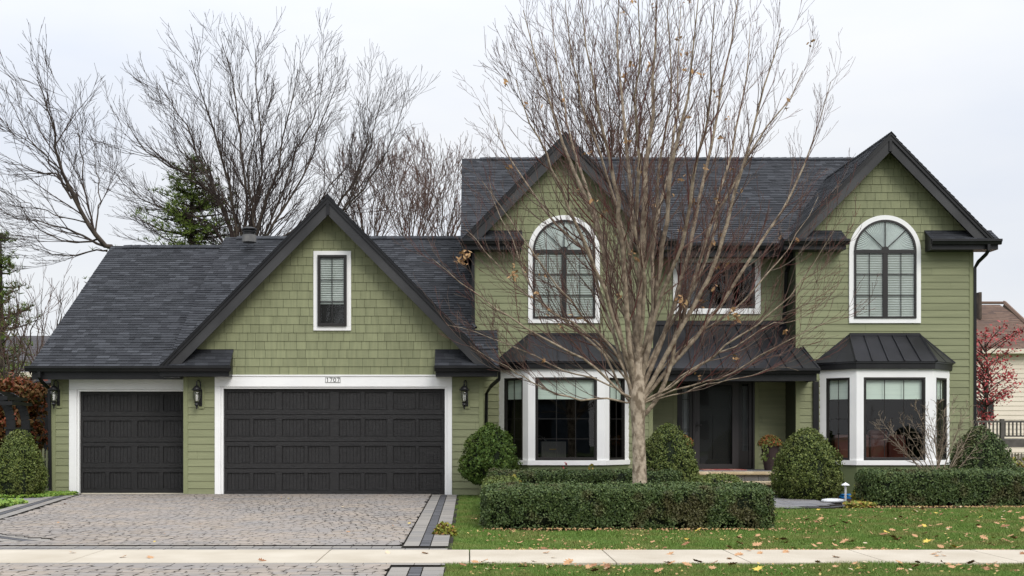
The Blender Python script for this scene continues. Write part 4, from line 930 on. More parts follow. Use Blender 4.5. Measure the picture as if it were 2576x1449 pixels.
# ---- background trees
PB_ = dict(wob=.075, up=.07, rmin=.0058, lk=.64, cut=.84, space=[.25, .32, .40], len=[.6, 1.3, 2.6], rr=[.0080, .014, .026], ang=(14, 36), limbwob=.035, out=.05, minz=-.2, t0=.12)
B_ = [([(612, 760), (595, 640), (565, 540), (510, 470), (440, 425), (370, 385), (310, 290), (268, 140)], .16), ([(612, 760), (598, 640), (560, 520), (510, 420), (470, 320), (400, 210), (345, 150)], .14),
      ([(612, 760), (602, 620), (585, 500), (555, 390), (520, 280), (480, 150), (430, 60)], .14), ([(614, 760), (612, 620), (620, 500), (608, 380), (590, 240), (560, 110), (520, 20)], .15),
      ([(614, 760), (625, 620), (645, 500), (660, 400), (650, 260), (640, 120), (655, 25)], .14), ([(616, 760), (640, 620), (670, 500), (700, 420), (722, 300), (750, 180), (735, 50)], .14),
      ([(618, 760), (650, 640), (690, 560), (760, 450), (800, 340), (840, 230), (865, 140)], .13), ([(612, 740), (560, 600), (480, 540), (400, 520), (330, 480), (260, 400), (215, 330)], .10),
      ([(618, 740), (680, 620), (760, 560), (830, 470), (890, 400), (930, 300)], .10), ([(610, 700), (600, 560), (540, 470), (480, 400), (430, 320), (390, 250)], .09),
      ([(614, 700), (640, 560), (620, 440), (640, 330), (600, 200), (610, 90)], .09), ([(612, 700), (690, 540), (740, 400), (790, 280), (800, 160), (790, 90)], .09),
      ([(612, 760), (575, 650), (500, 590), (430, 600), (370, 570), (300, 540)], .07)]
tree('bare_tree', (UX(612, 44), 44, 0), 44, B_, 'tallest wide leafless tree behind the garage roof', M_bbark, M_btwig, PB_, 5, trunk=([P(612, 1190, 44), P(612, 950, 44), P(613, 740, 44)], [.32, .26, .21]))
C_ = [([(790, 700), (800, 590), (870, 490), (920, 400), (950, 280), (990, 160)], .14), ([(795, 640), (850, 540), (920, 470), (970, 380), (1010, 300), (1035, 230)], .09), ([(800, 600), (880, 500), (905, 420), (930, 330), (925, 230), (935, 160)], .08)]
tree('bare_tree', (UX(790, 46), 46, 0), 46, C_, 'slender leafless tree leaning right behind the garage gable peak', M_bbark, M_btwig, PB_, 6, trunk=([P(770, 1180, 46), P(780, 900, 46), P(790, 690, 46)], [.28, .22, .17]))
D_ = [([(290, 640), (240, 590), (185, 500), (150, 400), (130, 300), (95, 200), (70, 130)], .16), ([(175, 480), (140, 440), (80, 428), (0, 400), (-60, 370)], .07), ([(270, 620), (200, 590), (110, 560), (20, 540), (-60, 500)], .08),
      ([(250, 600), (180, 610), (100, 580), (40, 500), (-20, 450)], .06), ([(200, 520), (160, 440), (90, 370), (30, 330), (-10, 270)], .06), ([(230, 580), (215, 480), (205, 380), (190, 280), (175, 190)], .06),
      ([(240, 590), (250, 480), (235, 390), (250, 300)], .05), ([(180, 500), (120, 400), (60, 330), (20, 240), (10, 180)], .06), ([(215, 560), (90, 520), (0, 470), (-50, 420)], .04), ([(270, 630), (150, 640), (60, 620), (-20, 640)], .05)]
tree('bare_tree', (UX(330, 38), 38, 0), 38, D_, 'leafless tree leaning left beyond the left end of the garage roof', M_bbark, M_btwig, dict(PB_, up=.04, space=[.24, .32, .48]), 8, trunk=([P(345, 1200, 38), P(330, 900, 38), P(290, 640, 38)], [.24, .18, .11]))
PE = dict(PB_, rmin=.0085, up=.10, cut=.92, space=[.30, .36, .42], len=[.6, 1.3, 2.4], rr=[.0085, .014, .022], ang=(13, 34))
def fan(u, v0, vt, spread, n, rnd): return [([(u, v0), (u + (k / (n - 1) - .5) * spread * .35, v0 - (v0 - vt) * .35), (u + (k / (n - 1) - .5) * spread * .8 + rnd.uniform(-15, 15), v0 - (v0 - vt) * .7), (u + (k / (n - 1) - .5) * spread, vt + abs(k / (n - 1) - .5) * 130 + rnd.uniform(-15, 15))], .07) for k in range(n)]
rn = random.Random(4)
for u, Yb, vt, sprd, n, sd, lb in ((930, 52, 400, 200, 7, 21, 'bushy leafless tree just right of the garage gable peak'), (1035, 55, 375, 210, 8, 22, 'bushy leafless tree standing above the garage ridge'), (1120, 50, 430, 150, 6, 23, 'bushy leafless tree touching the left edge of the upper roof')):
    tree('bare_tree', (UX(u, Yb), Yb, 0), Yb, fan(u, 680, vt, sprd, n, rn), lb, M_bbark, M_rtwig, PE, sd, trunk=([P(u, 1170, Yb), P(u, 680, Yb)], [.22, .16]))
K_ = fan(1480, 560, 130, 420, 10, rn) + fan(1560, 560, 60, 420, 9, rn)
tree('bare_tree', (UX(1530, 46), 46, 0), 46, K_, 'reddish leafless tree behind the upper roof, seen through the maple', M_bbark, M_rtwig, dict(PE, rmin=.0064, space=[.34, .42, .46]), 31, trunk=([P(1520, 1180, 46), P(1520, 560, 46)], [.3, .2]))
for u, vt, sd, lb in ((20, 700, 41, 'thin leafless sapling at the far left beyond the arbor'), (110, 690, 42, 'thin leafless sapling beside the left slope of the garage roof')):
    tree('bare_sapling', (UX(u, 36), 36, 0), 36, fan(u, 1040, vt, 190, 7, rn), lb, M_bbark, M_rtwig, dict(PB_, space=[.4, .45, .5], len=[.6, 1.0, 1.4]), sd)
# conifers
def conifer(u, Y, vt, zb, rad, label, n=9000, seed=0, ws=1):
    rnd = random.Random(seed); x = UX(u, Y); zt = VZ(vt, Y); root = thing('pine_tree', (x, Y, 0), label, 'tree'); T = Tubes(); pts = []
    T.add([Vector((x, Y, z)) for z in np.linspace(0, zt, 6)], [.22, .2, .16, .11, .06, .02], 8)
    for k in range(int(170 * ws)):
        t = rnd.random() ** .9; z = zb + (zt - zb) * t; L = rad * (1 - t) ** .8 * rnd.uniform(.35, 1.35) + .3; a = rnd.uniform(0, 6.283); dz = rnd.uniform(.1, .35)
        e = Vector((x + math.cos(a) * L, Y + math.sin(a) * L, z + dz * L)); st = Vector((x, Y, z)); mid = st.lerp(e, .5) + Vector((0, 0, -.08 * L))
        T.add([st, mid, e], [.04, .025, .01], 4)
        for c in range(14):
            f = .2 + .8 * rnd.random(); cpt = st.lerp(e, f) + Vector((rnd.gauss(0, .13), rnd.gauss(0, .13), rnd.gauss(0, .08)))
            for _ in range(7): pts.append((cpt, (rnd.gauss(0, 1), rnd.gauss(0, 1), abs(rnd.gauss(0, 1)) + .4)))
    T.build('trunk', M_bbark, root)
    n = len(pts); Pp = np.array([tuple(p) for p, _ in pts]); D = unit(np.array([q for _, q in pts])); Ln = RNG.uniform(.10, .22, n)[:, None]; sd_ = unit(np.cross(D, RNG.normal(0, 1, (n, 3)))) * .014
    V = np.stack([Pp - sd_, Pp + sd_, Pp + D * Ln + sd_ * .3, Pp + D * Ln - sd_ * .3], 1).reshape(-1, 3); np_obj('crown', V, np.arange(n * 4).reshape(n, 4), M_pine, root)
conifer(482, 45.5, 405, 2, 4.9, 'green pine behind the garage ridge', seed=2, ws=1.55)
conifer(2, 40, 590, 1.5, 1.5, 'green conifer at the far left edge', seed=3, ws=.4)
# red leaved trees
def leafy(name, u0, u1, v0, v1, Y, label, m, n, size, seed, dens=22, zb=None):
    rnd = random.Random(seed); uc = (u0 + u1) / 2; x = UX(uc, Y); root = thing(name, (x, Y, 0), label, 'tree' if 'tree' in name else 'shrub'); T = Tubes()
    zlo = VZ(v1, Y); zt = VZ(v0, Y); rx = (u1 - u0) / 2 * Y / F; T.add([Vector((x, Y, 0)), Vector((x, Y, zlo)), Vector((x + .1, Y, (zlo + zt) / 2)), Vector((x, Y, zt - .1))], [.07, .06, .04, .01], 6)
    C = []
    for k in range(dens):
        t = rnd.random(); z = zlo + (zt - zlo) * t; w = rx * math.sin(math.pi * min(1, .25 + .75 * (1 - t))) ** .6; a = rnd.uniform(0, 6.283); L = w * rnd.uniform(.5, 1)
        e = Vector((x + math.cos(a) * L, Y + math.sin(a) * L * .8, z + .15 * L)); st = Vector((x, Y, z - L * .45 if z - L * .45 > .2 else .2)); T.add([st, st.lerp(e, .5) + Vector((0, 0, .05)), e], [.02, .012, .005], 4)
        for q in range(n // dens): f = rnd.random() ** .4; C.append(tuple(st.lerp(e, f) + Vector((rnd.gauss(0, .13), rnd.gauss(0, .13), rnd.gauss(0, .09)))))
    T.build('trunk', M_bbark, root); C = np.array(C); leaves('crown', C, np.zeros_like(C) + [0, -.2, .5], size, m, root, elong=1.6); return root
leafy('red_tree', 2345, 2610, 835, 1055, 36, 'small tree with thin bright red leaves at the right of the house', M_redleaf, 3300, .055, 5, dens=60)
leafy('russet_shrub', -60, 128, 965, 1210, 30, 'rust red leaved shrub behind the black arbor at left', M_russet, 9000, .085, 6, dens=70)
# leafless shrub in front of right bay
def bare_shrub(u, v0, Y, tipsuv, label, seed):
    rnd = random.Random(seed); root = thing('bare_shrub', (UX(u, Y), Y, 0), label, 'shrub'); T = Tubes(); P2 = dict(wob=.12, up=.03, rmin=.0042, space=[.08, .11, .2], len=[.16, .30, .5], rr=[.0035, .005, .007], ang=(22, 55), minz=-.1)
    for tu, tv in tipsuv:
        b = P(u + rnd.uniform(-18, 18), v0, Y); e = P(tu, tv, Y + rnd.uniform(-.35, .35)); mid = b.lerp(e, .5) + Vector((rnd.gauss(0, .05), 0, -.05 if abs(tu - u) > 90 else .02)); pts = resample([b, mid, e], 8)
        rad = [.013 * (1 - .8 * i / 7) for i in range(8)]; T.add(pts, rad, 5); spawn(T, rnd, pts, rad, (e - b).length, 1, P2, t0=.35)
    T.build('branches', M_limb, root)
bare_shrub(2360, 1215, 24.9, [(2200, 1070), (2215, 1055), (2240, 1075), (2262, 1050), (2290, 1055), (2300, 1015), (2330, 1020), (2360, 1010), (2375, 1030), (2400, 1000), (2420, 1040), (2440, 1020), (2455, 1060), (2390, 1080), (2320, 1090), (2480, 1090), (2420, 1110)], 'leafless twiggy shrub in front of the right bay window', 9)
# ground cover and small plants
def patch(name, pts, n, size, m, label, h=.06, kind='stuff', cat=None):
    xs = [p[0] for p in pts]; ys = [p[1] for p in pts]; out = []
    while len(out) < n:
        x, y = random.uniform(min(xs), max(xs)), random.uniform(min(ys), max(ys)); ins = False; j = len(pts) - 1
        for i in range(len(pts)):
            if (pts[i][1] > y) != (pts[j][1] > y) and x < (pts[j][0] - pts[i][0]) * (y - pts[i][1]) / (pts[j][1] - pts[i][1]) + pts[i][0]: ins = not ins
            j = i
        if ins: out.append((x, y, random.uniform(.01, h)))
    C = np.array(out); o = leaves(name, C, np.tile([0, -.3, 1.0], (n, 1)), size, m, None, (sum(xs) / len(xs), sum(ys) / len(ys), 0), tilt=.5, elong=1.4); tag(o, label, cat, kind=kind); return o
patch('ground_cover', [(-9.45, 27.5), (-9.0, 26.9), (-9.5, 25.9), (-12, 24.9), (-12.5, 26.8), (-10, 27.4)], 9000, .045, M_cover, 'yellow green ground cover below the boxwood at left', .09, cat='ground cover')
patch('ground_cover', [(-9.35, 24.3), (-8.95, 23.6), (-9.3, 22.6), (-11, 22.4), (-11, 23.9)], 5000, .045, M_cover, 'bright green ground cover patch beside the left path', .1, cat='ground cover')
patch('ground_cover', [(7.3, 22.6), (8.0, 22.65), (8.0, 23.0), (7.85, 23.5)], 900, .05, M_yellow, 'low leafy ground cover between the path and right hedge', .1, cat='ground cover')
def clump(u, v, Y, r, h, m, n, label, size=.04):
    p = P(u, v, Y); C = RNG.normal(0, 1, (n, 3)); C = unit(C) * RNG.uniform(.5, 1, (n, 1)); C[:, 2] = np.abs(C[:, 2]); C = C * [r, r, h] + [p.x, Y, .01]
    root = thing('garden_plant', (p.x, Y, 0), label, 'plant'); leaves('leaf_clump', C, C - [p.x, Y, 0], size, m, root, tilt=.6)
    mb = MB()
    for k in range(7): a = k * .9; mb.tube([(p.x, Y, 0), (p.x + math.cos(a) * r * .6, Y + math.sin(a) * r * .6, h * .8)], .004, 4)
    mb.build('stem', M_bbark, root)
clump(1121, 1340, 16.6, .19, .2, M_yellow, 520, 'small yellow green plant at the driveway edge by the lawn', .035)
clump(2168, 1240, 24.6, .22, .42, M_yellow, 260, 'fading hosta beside the left end of the right hedge', .10)
clump(1290, 1195, 22.0, .3, .70, M_yellow, 260, 'yellowing low plant inside the hedge ring', .05)
for u, Y_, lb in ((1423, 24.3, 'pink flowered plant peeping over the rear hedge'), (1487, 24.2, 'orange leaved plant peeping over the rear hedge')):
    clump(u, 1240, Y_, .16, .86, M_redleaf if u < 1450 else M_yellow, 160, lb, .05)
# grass
def grass(name, n, x0, x1, y0, y1, zoff, excl, label, hgt=(.03, .065)):
    x = RNG.uniform(x0, x1, n); y = y0 + (y1 - y0) * RNG.uniform(0, 1, n) ** 1.15; k = excl(x, y); x, y = x[k], y[k]; n = len(x)
    cl_ = .75 + .35 * np.sin(x * 2.1 + 1.7 * np.sin(y * 1.3)) * np.sin(y * 2.7 + x)
    h = RNG.uniform(*hgt, n) * cl_; a = RNG.uniform(0, 6.283, n); w = RNG.uniform(.003, .0058, n) * (1 + (y - 12) * .05); l = RNG.normal(0, .4, (n, 2)) * h[:, None]
    b = np.stack([x, y, np.full(n, zoff)], 1); s_ = np.stack([np.cos(a) * w, np.sin(a) * w, np.zeros(n)], 1); t = b + np.stack([l[:, 0], l[:, 1], h], 1)
    V = np.stack([b - s_, b + s_, t], 1).reshape(-1, 3); o = np_obj(name, V, np.arange(n * 3).reshape(n, 3), M_grass, None, (x0, y0, 0)); tag(o, label, 'grass', kind='stuff')
hx0, hx1 = UX(1216, 17.5), UX(1955, 17.5)
grass('grass', 370000, -.26, 11.2, 14.3, 22.6, -.015, lambda x, y: ~((x > hx0 + .1) & (x < hx1 - .15) & (y > 17.62)) & (x < y * .52), 'mown green lawn between the sidewalk and the hedges')
grass('grass', 130000, -.30, 6.7, 11.3, 12.98, -.01, lambda x, y: x < y * .52, 'green grass verge in front of the sidewalk', (.035, .075))
grass('grass', 14000, -.24, .45, 22.5, 26.9, -.015, lambda x, y: x < .35 + 0 * y, 'narrow grass strip beside the driveway near the garage')
grass('grass', 12000, -8.4, -5.9, 14.8, 18.5, -.01, lambda x, y: x < np.interp(y, [14.8, 15.2, 16.4, 18.2], [-7.0, -6.3, -7.3, -8.3]), 'corner of lawn left of the driveway')
# ---- fallen leaves
def leaf_mesh(kind):
    if kind == 'oak': o = [(0, -.5), (.10, -.36), (.30, -.30), (.16, -.16), (.42, -.05), (.18, .05), (.36, .24), (.12, .24), (.16, .42), (0, .5), (-.16, .42), (-.12, .24), (-.36, .24), (-.18, .05), (-.42, -.05), (-.16, -.16), (-.30, -.30), (-.10, -.36)]
    elif kind == 'maple': o = [(0, -.5), (.05, -.25), (.35, -.32), (.25, -.12), (.5, .05), (.24, .08), (.3, .3), (.1, .2), (0, .5), (-.1, .2), (-.3, .3), (-.24, .08), (-.5, .05), (-.25, -.12), (-.35, -.32), (-.05, -.25)]
    else: o = [(0, -.5), (.18, -.25), (.25, 0), (.16, .28), (0, .5), (-.16, .28), (-.25, 0), (-.18, -.25)]
    me = bpy.data.meshes.new('leaf_' + kind); n = len(o); v = [(0, 0, .02)] + [(x, y, .18 * x * x * 2 + .10 * y * y + .03 * math.sin(9 * x + 5 * y)) for x, y in o]
    me.from_pydata(v, [], [(0, 1 + i, 1 + (i + 1) % n) for i in range(n)]); return me
protos = []
for kd, mm, nm, cn in (('oak', M_tan, 'oak_leaf', 'tan'), ('oak', M_brown, 'oak_leaf', 'brown'), ('maple', M_tan, 'maple_leaf', 'tan'), ('maple', M_yel, 'maple_leaf', 'yellow'), ('oval', M_pale, 'oval_leaf', 'pale')):
    me = leaf_mesh(kd); me.materials.append(mm); protos.append((me, nm, cn, kd))
rl = random.Random(12); cnt = 0
def put_leaf(x, y, z, where, size=None):
    global cnt
    me, nm, cn, kd = protos[rl.choices(range(5), (5, 3, 3, 1.3, 2.5))[0]]
    o = bpy.data.objects.new('fallen_leaf', me); COL.objects.link(o); s = size or (rl.uniform(.07, .15) if kd != 'oval' else rl.uniform(.04, .065))
    o.location = (x, y, z); o.scale = (s, s, s); o.rotation_euler = (rl.uniform(-.45, .45), rl.uniform(-.45, .45), rl.uniform(0, 6.28))
    tag(o, f'{cn} {kd if kd != "oval" else "small oval"} leaf fallen {where}', 'leaf', f'{cn} {kd} leaves fallen {where}'); cnt += 1
for k in range(185):
    y = 14.4 + 7.6 * rl.random() ** 1.2; x = rl.uniform(.05, .485 * y)
    if rl.random() < .45: x = max(x, rl.uniform(3.5, .485 * y))
    if hx0 - .1 < x < hx1 + .1 and y > 17.4: continue
    put_leaf(x, y, .045, 'on the lawn behind the sidewalk')
for k in range(66): y = rl.uniform(12.0, 12.85); put_leaf(rl.uniform(-.1, .48 * y), y, .06, 'on the grass verge in front of the sidewalk', None)
for k in range(20): y = rl.uniform(13.0, 14.2); put_leaf(rl.uniform(-1.0, .48 * y) if k > 4 else rl.uniform(-5.5, 0), y, .045, 'on the concrete sidewalk', rl.uniform(.07, .13))
for k in range(26): y = rl.uniform(15, 26.5); put_leaf(rl.uniform(-.38 * y, -.6), y, .045, 'on the paved driveway', rl.uniform(.04, .08))
for k in range(20): put_leaf(rl.uniform(7.6, 9.0) if k % 2 else rl.uniform(8.6, 11), rl.uniform(25.2, 26.2) if k % 2 else rl.uniform(22.3, 22.8), .03, 'around the shrub beds by the right hedge', rl.uniform(.06, .1))
n_ = 1500; ly = 14.4 + 8 * RNG.uniform(0, 1, n_) ** 1.1; lx = RNG.uniform(.0, 1, n_) * ly * .49; k_ = (fbm(np.stack([lx, ly, lx * 0], 1), .7, 3) > -.05) & ~((lx < hx1) & (ly > 17.4)); lx, ly = lx[k_], ly[k_]
vy = RNG.uniform(11.9, 12.9, 260); vx = RNG.uniform(0, 1, 260) * vy * .49; ex = np.concatenate([lx, vx]); ey = np.concatenate([ly, vy])
gx = RNG.uniform(.3, 9.5, 1500); gy = 14.34 + RNG.exponential(.05, 1500); bx = RNG.uniform(7.9, 11, 500); by = 22.8 - RNG.exponential(.12, 500); qx = RNG.uniform(hx0, hx1 + .4, 420); qy = 17.45 - RNG.exponential(.14, 420); k2 = np.sin(gx * 1.7) + np.sin(gx * 4.1) > -.3; gx, gy = gx[k2], gy[k2]; nn_ = len(gx) + 920
o = leaves('leaf_litter', np.stack([np.concatenate([ex, gx, bx, qx]), np.concatenate([ey, gy, by, qy]), np.concatenate([ex * 0 + .035, gx * 0 + .03, bx * 0 + .03, qx * 0 + .04])], 1), np.tile([0, -.3, 1.0], (len(ex) + nn_, 1)), .024, islands('leaf_litter', [(.30, .17, .08), (.42, .27, .14), (.18, .09, .04), (.50, .38, .14), (.26, .13, .07)], .8), None, (3, 15, 0), tilt=.4)
tag(o, 'scattered bits of dead leaf and dry thatch along lawn edges and hedge feet', 'leaf litter', kind='stuff')
# ------------------------------------------------------------------ small things
def planter(u, Y, z, label, vis=True):
    x = UX(u, Y); root = thing('planter', (x, Y, z), label, 'planter')
    MB().lathe((x, Y, z), [(.13, 0), (.145, .08), (.185, .33), (.205, .54), (.215, .58), (.215, .61), (.19, .61), (.185, .55)], 24).build('pot', M_pot, root, smooth=False)
    n = 1100; C = unit(RNG.normal(0, 1, (n, 3))); C[:, 2] = np.abs(C[:, 2]); Cn = C.copy(); C = C * RNG.uniform(.75, 1, (n, 1)) * [.30, .30, .27] + [x, Y, z + .60]
    leaves('flowers', C, Cn, .045, M_mum, root, tilt=.5, elong=1.1)
    n = 60; C = np.stack([x - .18 + RNG.normal(0, .05, n), Y - .26 + RNG.normal(0, .02, n), z + RNG.uniform(.25, .65, n)], 1); leaves('trailing_ivy', C, np.zeros_like(C) + [0, -1, 0], .05, M_box, root)
planter(1937, 28.3, .546, 'tall dark planter of orange chrysanthemums right of the front door')
planter(1716, 28.4, .546, 'chrysanthemum planter half hidden behind the boxwood left of the front door')
m = MB()
for k in range(28): x = UX(1765, 28.6) + k * .038; m.wbox(x, x + .037, 28.35, 29.0, .547, .560)
o = m.build('door_mat', M_red, None, (UX(1800, 28.6), 28.6, .547)); tag(o, 'red and cream woven mat in front of the front door', 'door mat')
x, Y = UX(2127, 24.6), 24.6
root = thing('path_light', (x, Y, 0), 'white path light with small conical cap beside the path', 'light')
MB().tube([(x, Y, 0), (x, Y, .34)], .022, 8).build('post', M_lampwhite, root); MB().lathe((x, Y, .30), [(.025, 0), (.025, .05), (.09, .055), (.075, .075), (.03, .10), (.008, .115)], 14).build('cap', M_lampwhite, root)
m = MB(); x = UX(2096, 24.2); m.lathe((x, 24.2, .01), [(.20, 0), (.24, .02), (.25, .045), (.22, .07), (.12, .085)], 14); o = m.build('white_stone', M_lampwhite, None, (x, 24.2, 0), smooth=True); tag(o, 'flat white round stone lying in the mulch beside the path', 'stone')  # the flat white stone, modelled as a low disc
pts = []
for k in range(60): a = k * .45; pts.append((UX(2148, 25.4) + (.30 + .02 * math.sin(k)) * math.cos(a), 25.4 + .2 * math.sin(a), .03 + k * .0016))
o = MB().tube(pts, .016, 6).build('garden_hose', M_blue, None, (UX(2148, 25.4), 25.4, 0)); tag(o, 'bright blue hose coiled on the mulch below the right bay', 'hose')
# furniture seen through the bays
x = 10.1; root = thing('sofa', (x, 29.3, .45), 'brown leather sofa seen through the right bay window', 'sofa')
m = MB(); m.wbox(x - 1.0, x + .85, 28.95, 29.15, .5, 1.36); m.wbox(x - 1.05, x - .75, 28.95, 29.8, .5, 1.12); m.wbox(x + .6, x + .9, 28.95, 29.8, .5, 1.12); m.wbox(x - .75, x + .6, 29.15, 29.8, .5, .9); m.build('frame', M_leather, root, bevel=.06)
m = MB()
for a in (-.98, -.53, -.08, .37): m.wbox(x + a, x + a + .44, 28.86, 29.0, .56, 1.42)
m.build('back_cushion', M_leather, root, bevel=.07)
m = MB(); m.wbox(x - .1, x + .4, 28.9, 29.1, 1.36, 1.54); m.build('pillow', M_leather, root, bevel=.08)
x = 2.35; root = thing('sideboard', (x, 29.6, .45), 'pale reeded sideboard seen through the left bay window', 'sideboard')
m = MB(); m.wbox(x - .5, x + .12, 29.2, 29.6, .62, 1.24); m.build('cabinet', M_wood, root)
m = MB()
for k in range(20): m.wbox(x - .49 + k * .031, x - .49 + k * .031 + .02, 29.18, 29.199, .64, 1.22)
m.build('reeded_front', M_wood, root)
m = MB()
for k in (-.44, .06): m.tube([(x + k, 29.25, .45), (x + k, 29.25, .62)], .012, 6)
m.tube([(x - .3, 29.16, 1.05), (x - .12, 29.16, 1.05)], .008, 6); m.build('leg', M_brass, root)
x = 1.82; root = thing('chair', (x, 29.9, .45), 'round backed dining chair seen through the left bay window', 'chair')
m = MB(); m.tube([(x - .22, 29.9, .9), (x - .24, 29.9, 1.15), (x - .12, 29.9, 1.36), (x + .05, 29.9, 1.38), (x + .2, 29.9, 1.25), (x + .22, 29.9, .9)], .016, 6)
for k in (-.12, -.03, .06, .14): m.tube([(x + k, 29.9, .9), (x + k * 1.1, 29.9, 1.36)], .008, 5)
m.build('backrest', M_wood, root); MB().wbox(x - .23, x + .23, 29.9, 30.3, .86, .91).build('seat', M_wood, root)
m = MB()
for a in (-.2, .2):
    for b in (29.92, 30.28): m.tube([(x + a, b, .45), (x + a, b, .87)], .014, 6)
m.build('leg', M_wood, root)
# arbor at left
root = thing('arbor', (UX(42, 27.4), 27.4, 0), 'black wooden arbor with curved top and slats at the left edge', 'arbor')
def arc(y): return [(UX(-30, y), VZ(994, y)), (UX(-2, y), VZ(995, y)), (UX(18, y), VZ(1003, y)), (UX(34, y), VZ(1022, y)), (UX(43, y), VZ(1050, y)), (UX(45, y), VZ(1075, y))]
for y in (27.0, 27.9):
    c = [Vector((x, y, z)) for x, z in arc(27.4)]; m = MB((0, y, 0)); pts = resample(c, 14); poly = [(p.x - .07, p.z - .09 * (1 if i < 8 else 0)) for i, p in enumerate(pts)]
    for p, q in zip(pts, pts[1:]):
        t = (q - p).normalized(); nn = Vector((-t.z, 0, t.x)) * .10; m.prism([(p.x + nn.x, p.z + nn.z), (q.x + nn.x, q.z + nn.z), (q.x - nn.x, q.z - nn.z), (p.x - nn.x, p.z - nn.z)], -.02, .03)
    m.build('arch', M_black, root)
    m = MB(); m.wbox(UX(35, 27.4), UX(55, 27.4), y - .09, y + .05, 0, VZ(1076, 27.4)); m.wbox(UX(32, 27.4), UX(60, 27.4), y - .12, y + .08, VZ(1080, 27.4), VZ(1075, 27.4)); m.build('post', M_black, root)
for u, v in ((-20, 988), (0, 990), (12, 996), (34, 1004), (46, 1017)):
    p = P(u, v, 27.4); m = MB(); m.wbox(p.x - .02, p.x + .05, 26.75, 28.15, p.z - .03, p.z + .05); m.wbox(p.x - .19, p.x + .12, 26.72, 26.76, p.z - .035, p.z + .055); m.build('slat', M_black, root)
# gate pickets, small roof behind, far houses
root = thing('picket_fence', (UX(112, 27.8), 28.0, 0), 'short sage green picket fence beside the garage corner', 'fence')
for k in range(5):
    x = UX(98, 27.9) + k * .085; m = MB((0, 27.9, 0)); h_ = 1.30 if k in (4,) else 1.02 + .04 * (k % 2); m.prism([(x, .05), (x + .05, .05), (x + .05, h_), (x + .025, h_ + .04), (x, h_)], 0, .02); m.build('picket', M_picket, root)
MB((0, 27.92, 0)).box(UX(95, 27.9), UX(125, 27.9), .3, .36, 0, .02).box(UX(95, 27.9), UX(125, 27.9), .8, .86, 0, .02).build('rail', M_picket, root)
root = thing('garden_shed', (-12, 34, 0), 'low dark roofed shed behind the rust red shrub', 'shed')
m = MB(); m.poly([(-13.2, 32, 2.72), (-10.0, 32, 2.95), (-10.0, 36, 3.6), (-12.3, 36, 3.3)], [(0, 1, 2, 3)]); m.poly([(-13.2, 32, 2.62), (-10.0, 32, 2.85), (-10.0, 32, 2.95), (-13.2, 32, 2.72)], [(0, 1, 2, 3)]); m.build('roof', M_roofbase, root)
MB().wbox(-12.6, -10.05, 32.4, 36, 0, 2.75).build('wall', M_black, root)
root = thing('neighbour_house', (-24, 62, 0), 'distant grey roofed house beyond the left end of the garage', 'house')
Yh = 62; x0, x1 = UX(30, Yh), UX(175, Yh)
tiles('roof', M_farroof, root, (x0 - 6, Yh, VZ(935, Yh)), (1, 0, 0), (0, 6, VZ(822, Yh) - VZ(935, Yh)), (0, x1 - x0 + 6, 0, math.hypot(6, VZ(822, Yh) - VZ(935, Yh))), .3, (.5, 1.0), .02, base_mat=M_roofbase)
m = MB(); m.wbox(x0 - 6, x1, Yh + .5, Yh + 9, 0, VZ(938, Yh)); wl_ = m.build('wall', M_farwall, root)
m = MB((0, Yh + .5, 0)); m.box(x0 - 6.1, x1 + .1, VZ(948, Yh), VZ(936, Yh), 0, .5); m.build('fascia', M_ctrim, root)
for u in (20, 60, 95): m = MB((0, Yh + .5, 0)); m.box(UX(u, Yh), UX(u + 14, Yh), VZ(1010, Yh), VZ(975, Yh), .0, .06); m.build('window', M_frame, root)
# right neighbour
root = thing('neighbour_house', (24, 50, 0), 'cream sided house with brown shingle roof at the right edge', 'house')
Yn = 50; ex = UX(2400, Yn)
ze_ = VZ(880, Yn); zr_ = VZ(763, Yn + 6); L = math.hypot(6, zr_ - ze_)
xr_e, xr_t = UX(2640, Yn), UX(2526, Yn + 6)
dx = xr_e - xr_t
nrm = Vector((L, dx)).normalized()
tiles('roof', M_broof, root, (ex, Yn - .3, ze_), (1, 0, 0), (0, 6.3, zr_ - ze_), (0, xr_e - ex + .5, 0, L), .16, (.25, .5), .012, clips=[(xr_e - ex, 0, nrm.x, nrm.y)], base_mat=M_roofbase)
m = MB(); m.poly([(xr_e, Yn - .3, ze_), (xr_t, Yn + 6, zr_), (xr_e + 2, Yn + 12, ze_)], [(0, 1, 2)]); m.tube([(xr_e, Yn - .3, ze_ + .05), (xr_t, Yn + 6, zr_ + .05)], .09, 5); m.tube([(ex, Yn + 6, zr_ + .03), (xr_t, Yn + 6, zr_ + .03)], .07, 5); m.build('hip_ridge', M_broof, root)
tiles('wall', M_cream, root, (0, Yn, 0), (1, 0, 0), (0, 0, 1), (ex, ex + 8, 0, ze_ - .1), .20, (9, 10), .025, base_mat=M_ctrim)
MB((0, Yn, 0)).box(ex, ex + 8, ze_ - .18, ze_ + .02, 0, .42).build('gutter', M_ctrim, root)
MB().wbox(UX(2452, 54), UX(2458, 54), 53.5, 54.5, zr_ - 1, VZ(738, 54)).build('chimney', M_bbark, root)
m = MB((0, Yn, 0)); frame_rect(m, UX(2450, Yn), UX(2483, Yn), VZ(1054, Yn), VZ(1003, Yn), .09, .0, .07); w_ = m.build('window', M_ctrim, root); MB((0, Yn, 0)).box(UX(2455, Yn), UX(2479, Yn), VZ(1049, Yn), VZ(1008, Yn), .03, .05).build('pane', M_frame, w_)
MB((0, Yn, 0)).box(UX(2484, Yn), UX(2498, Yn), VZ(1052, Yn), VZ(1005, Yn), .03, .07).build('shutter', M_frame, root)
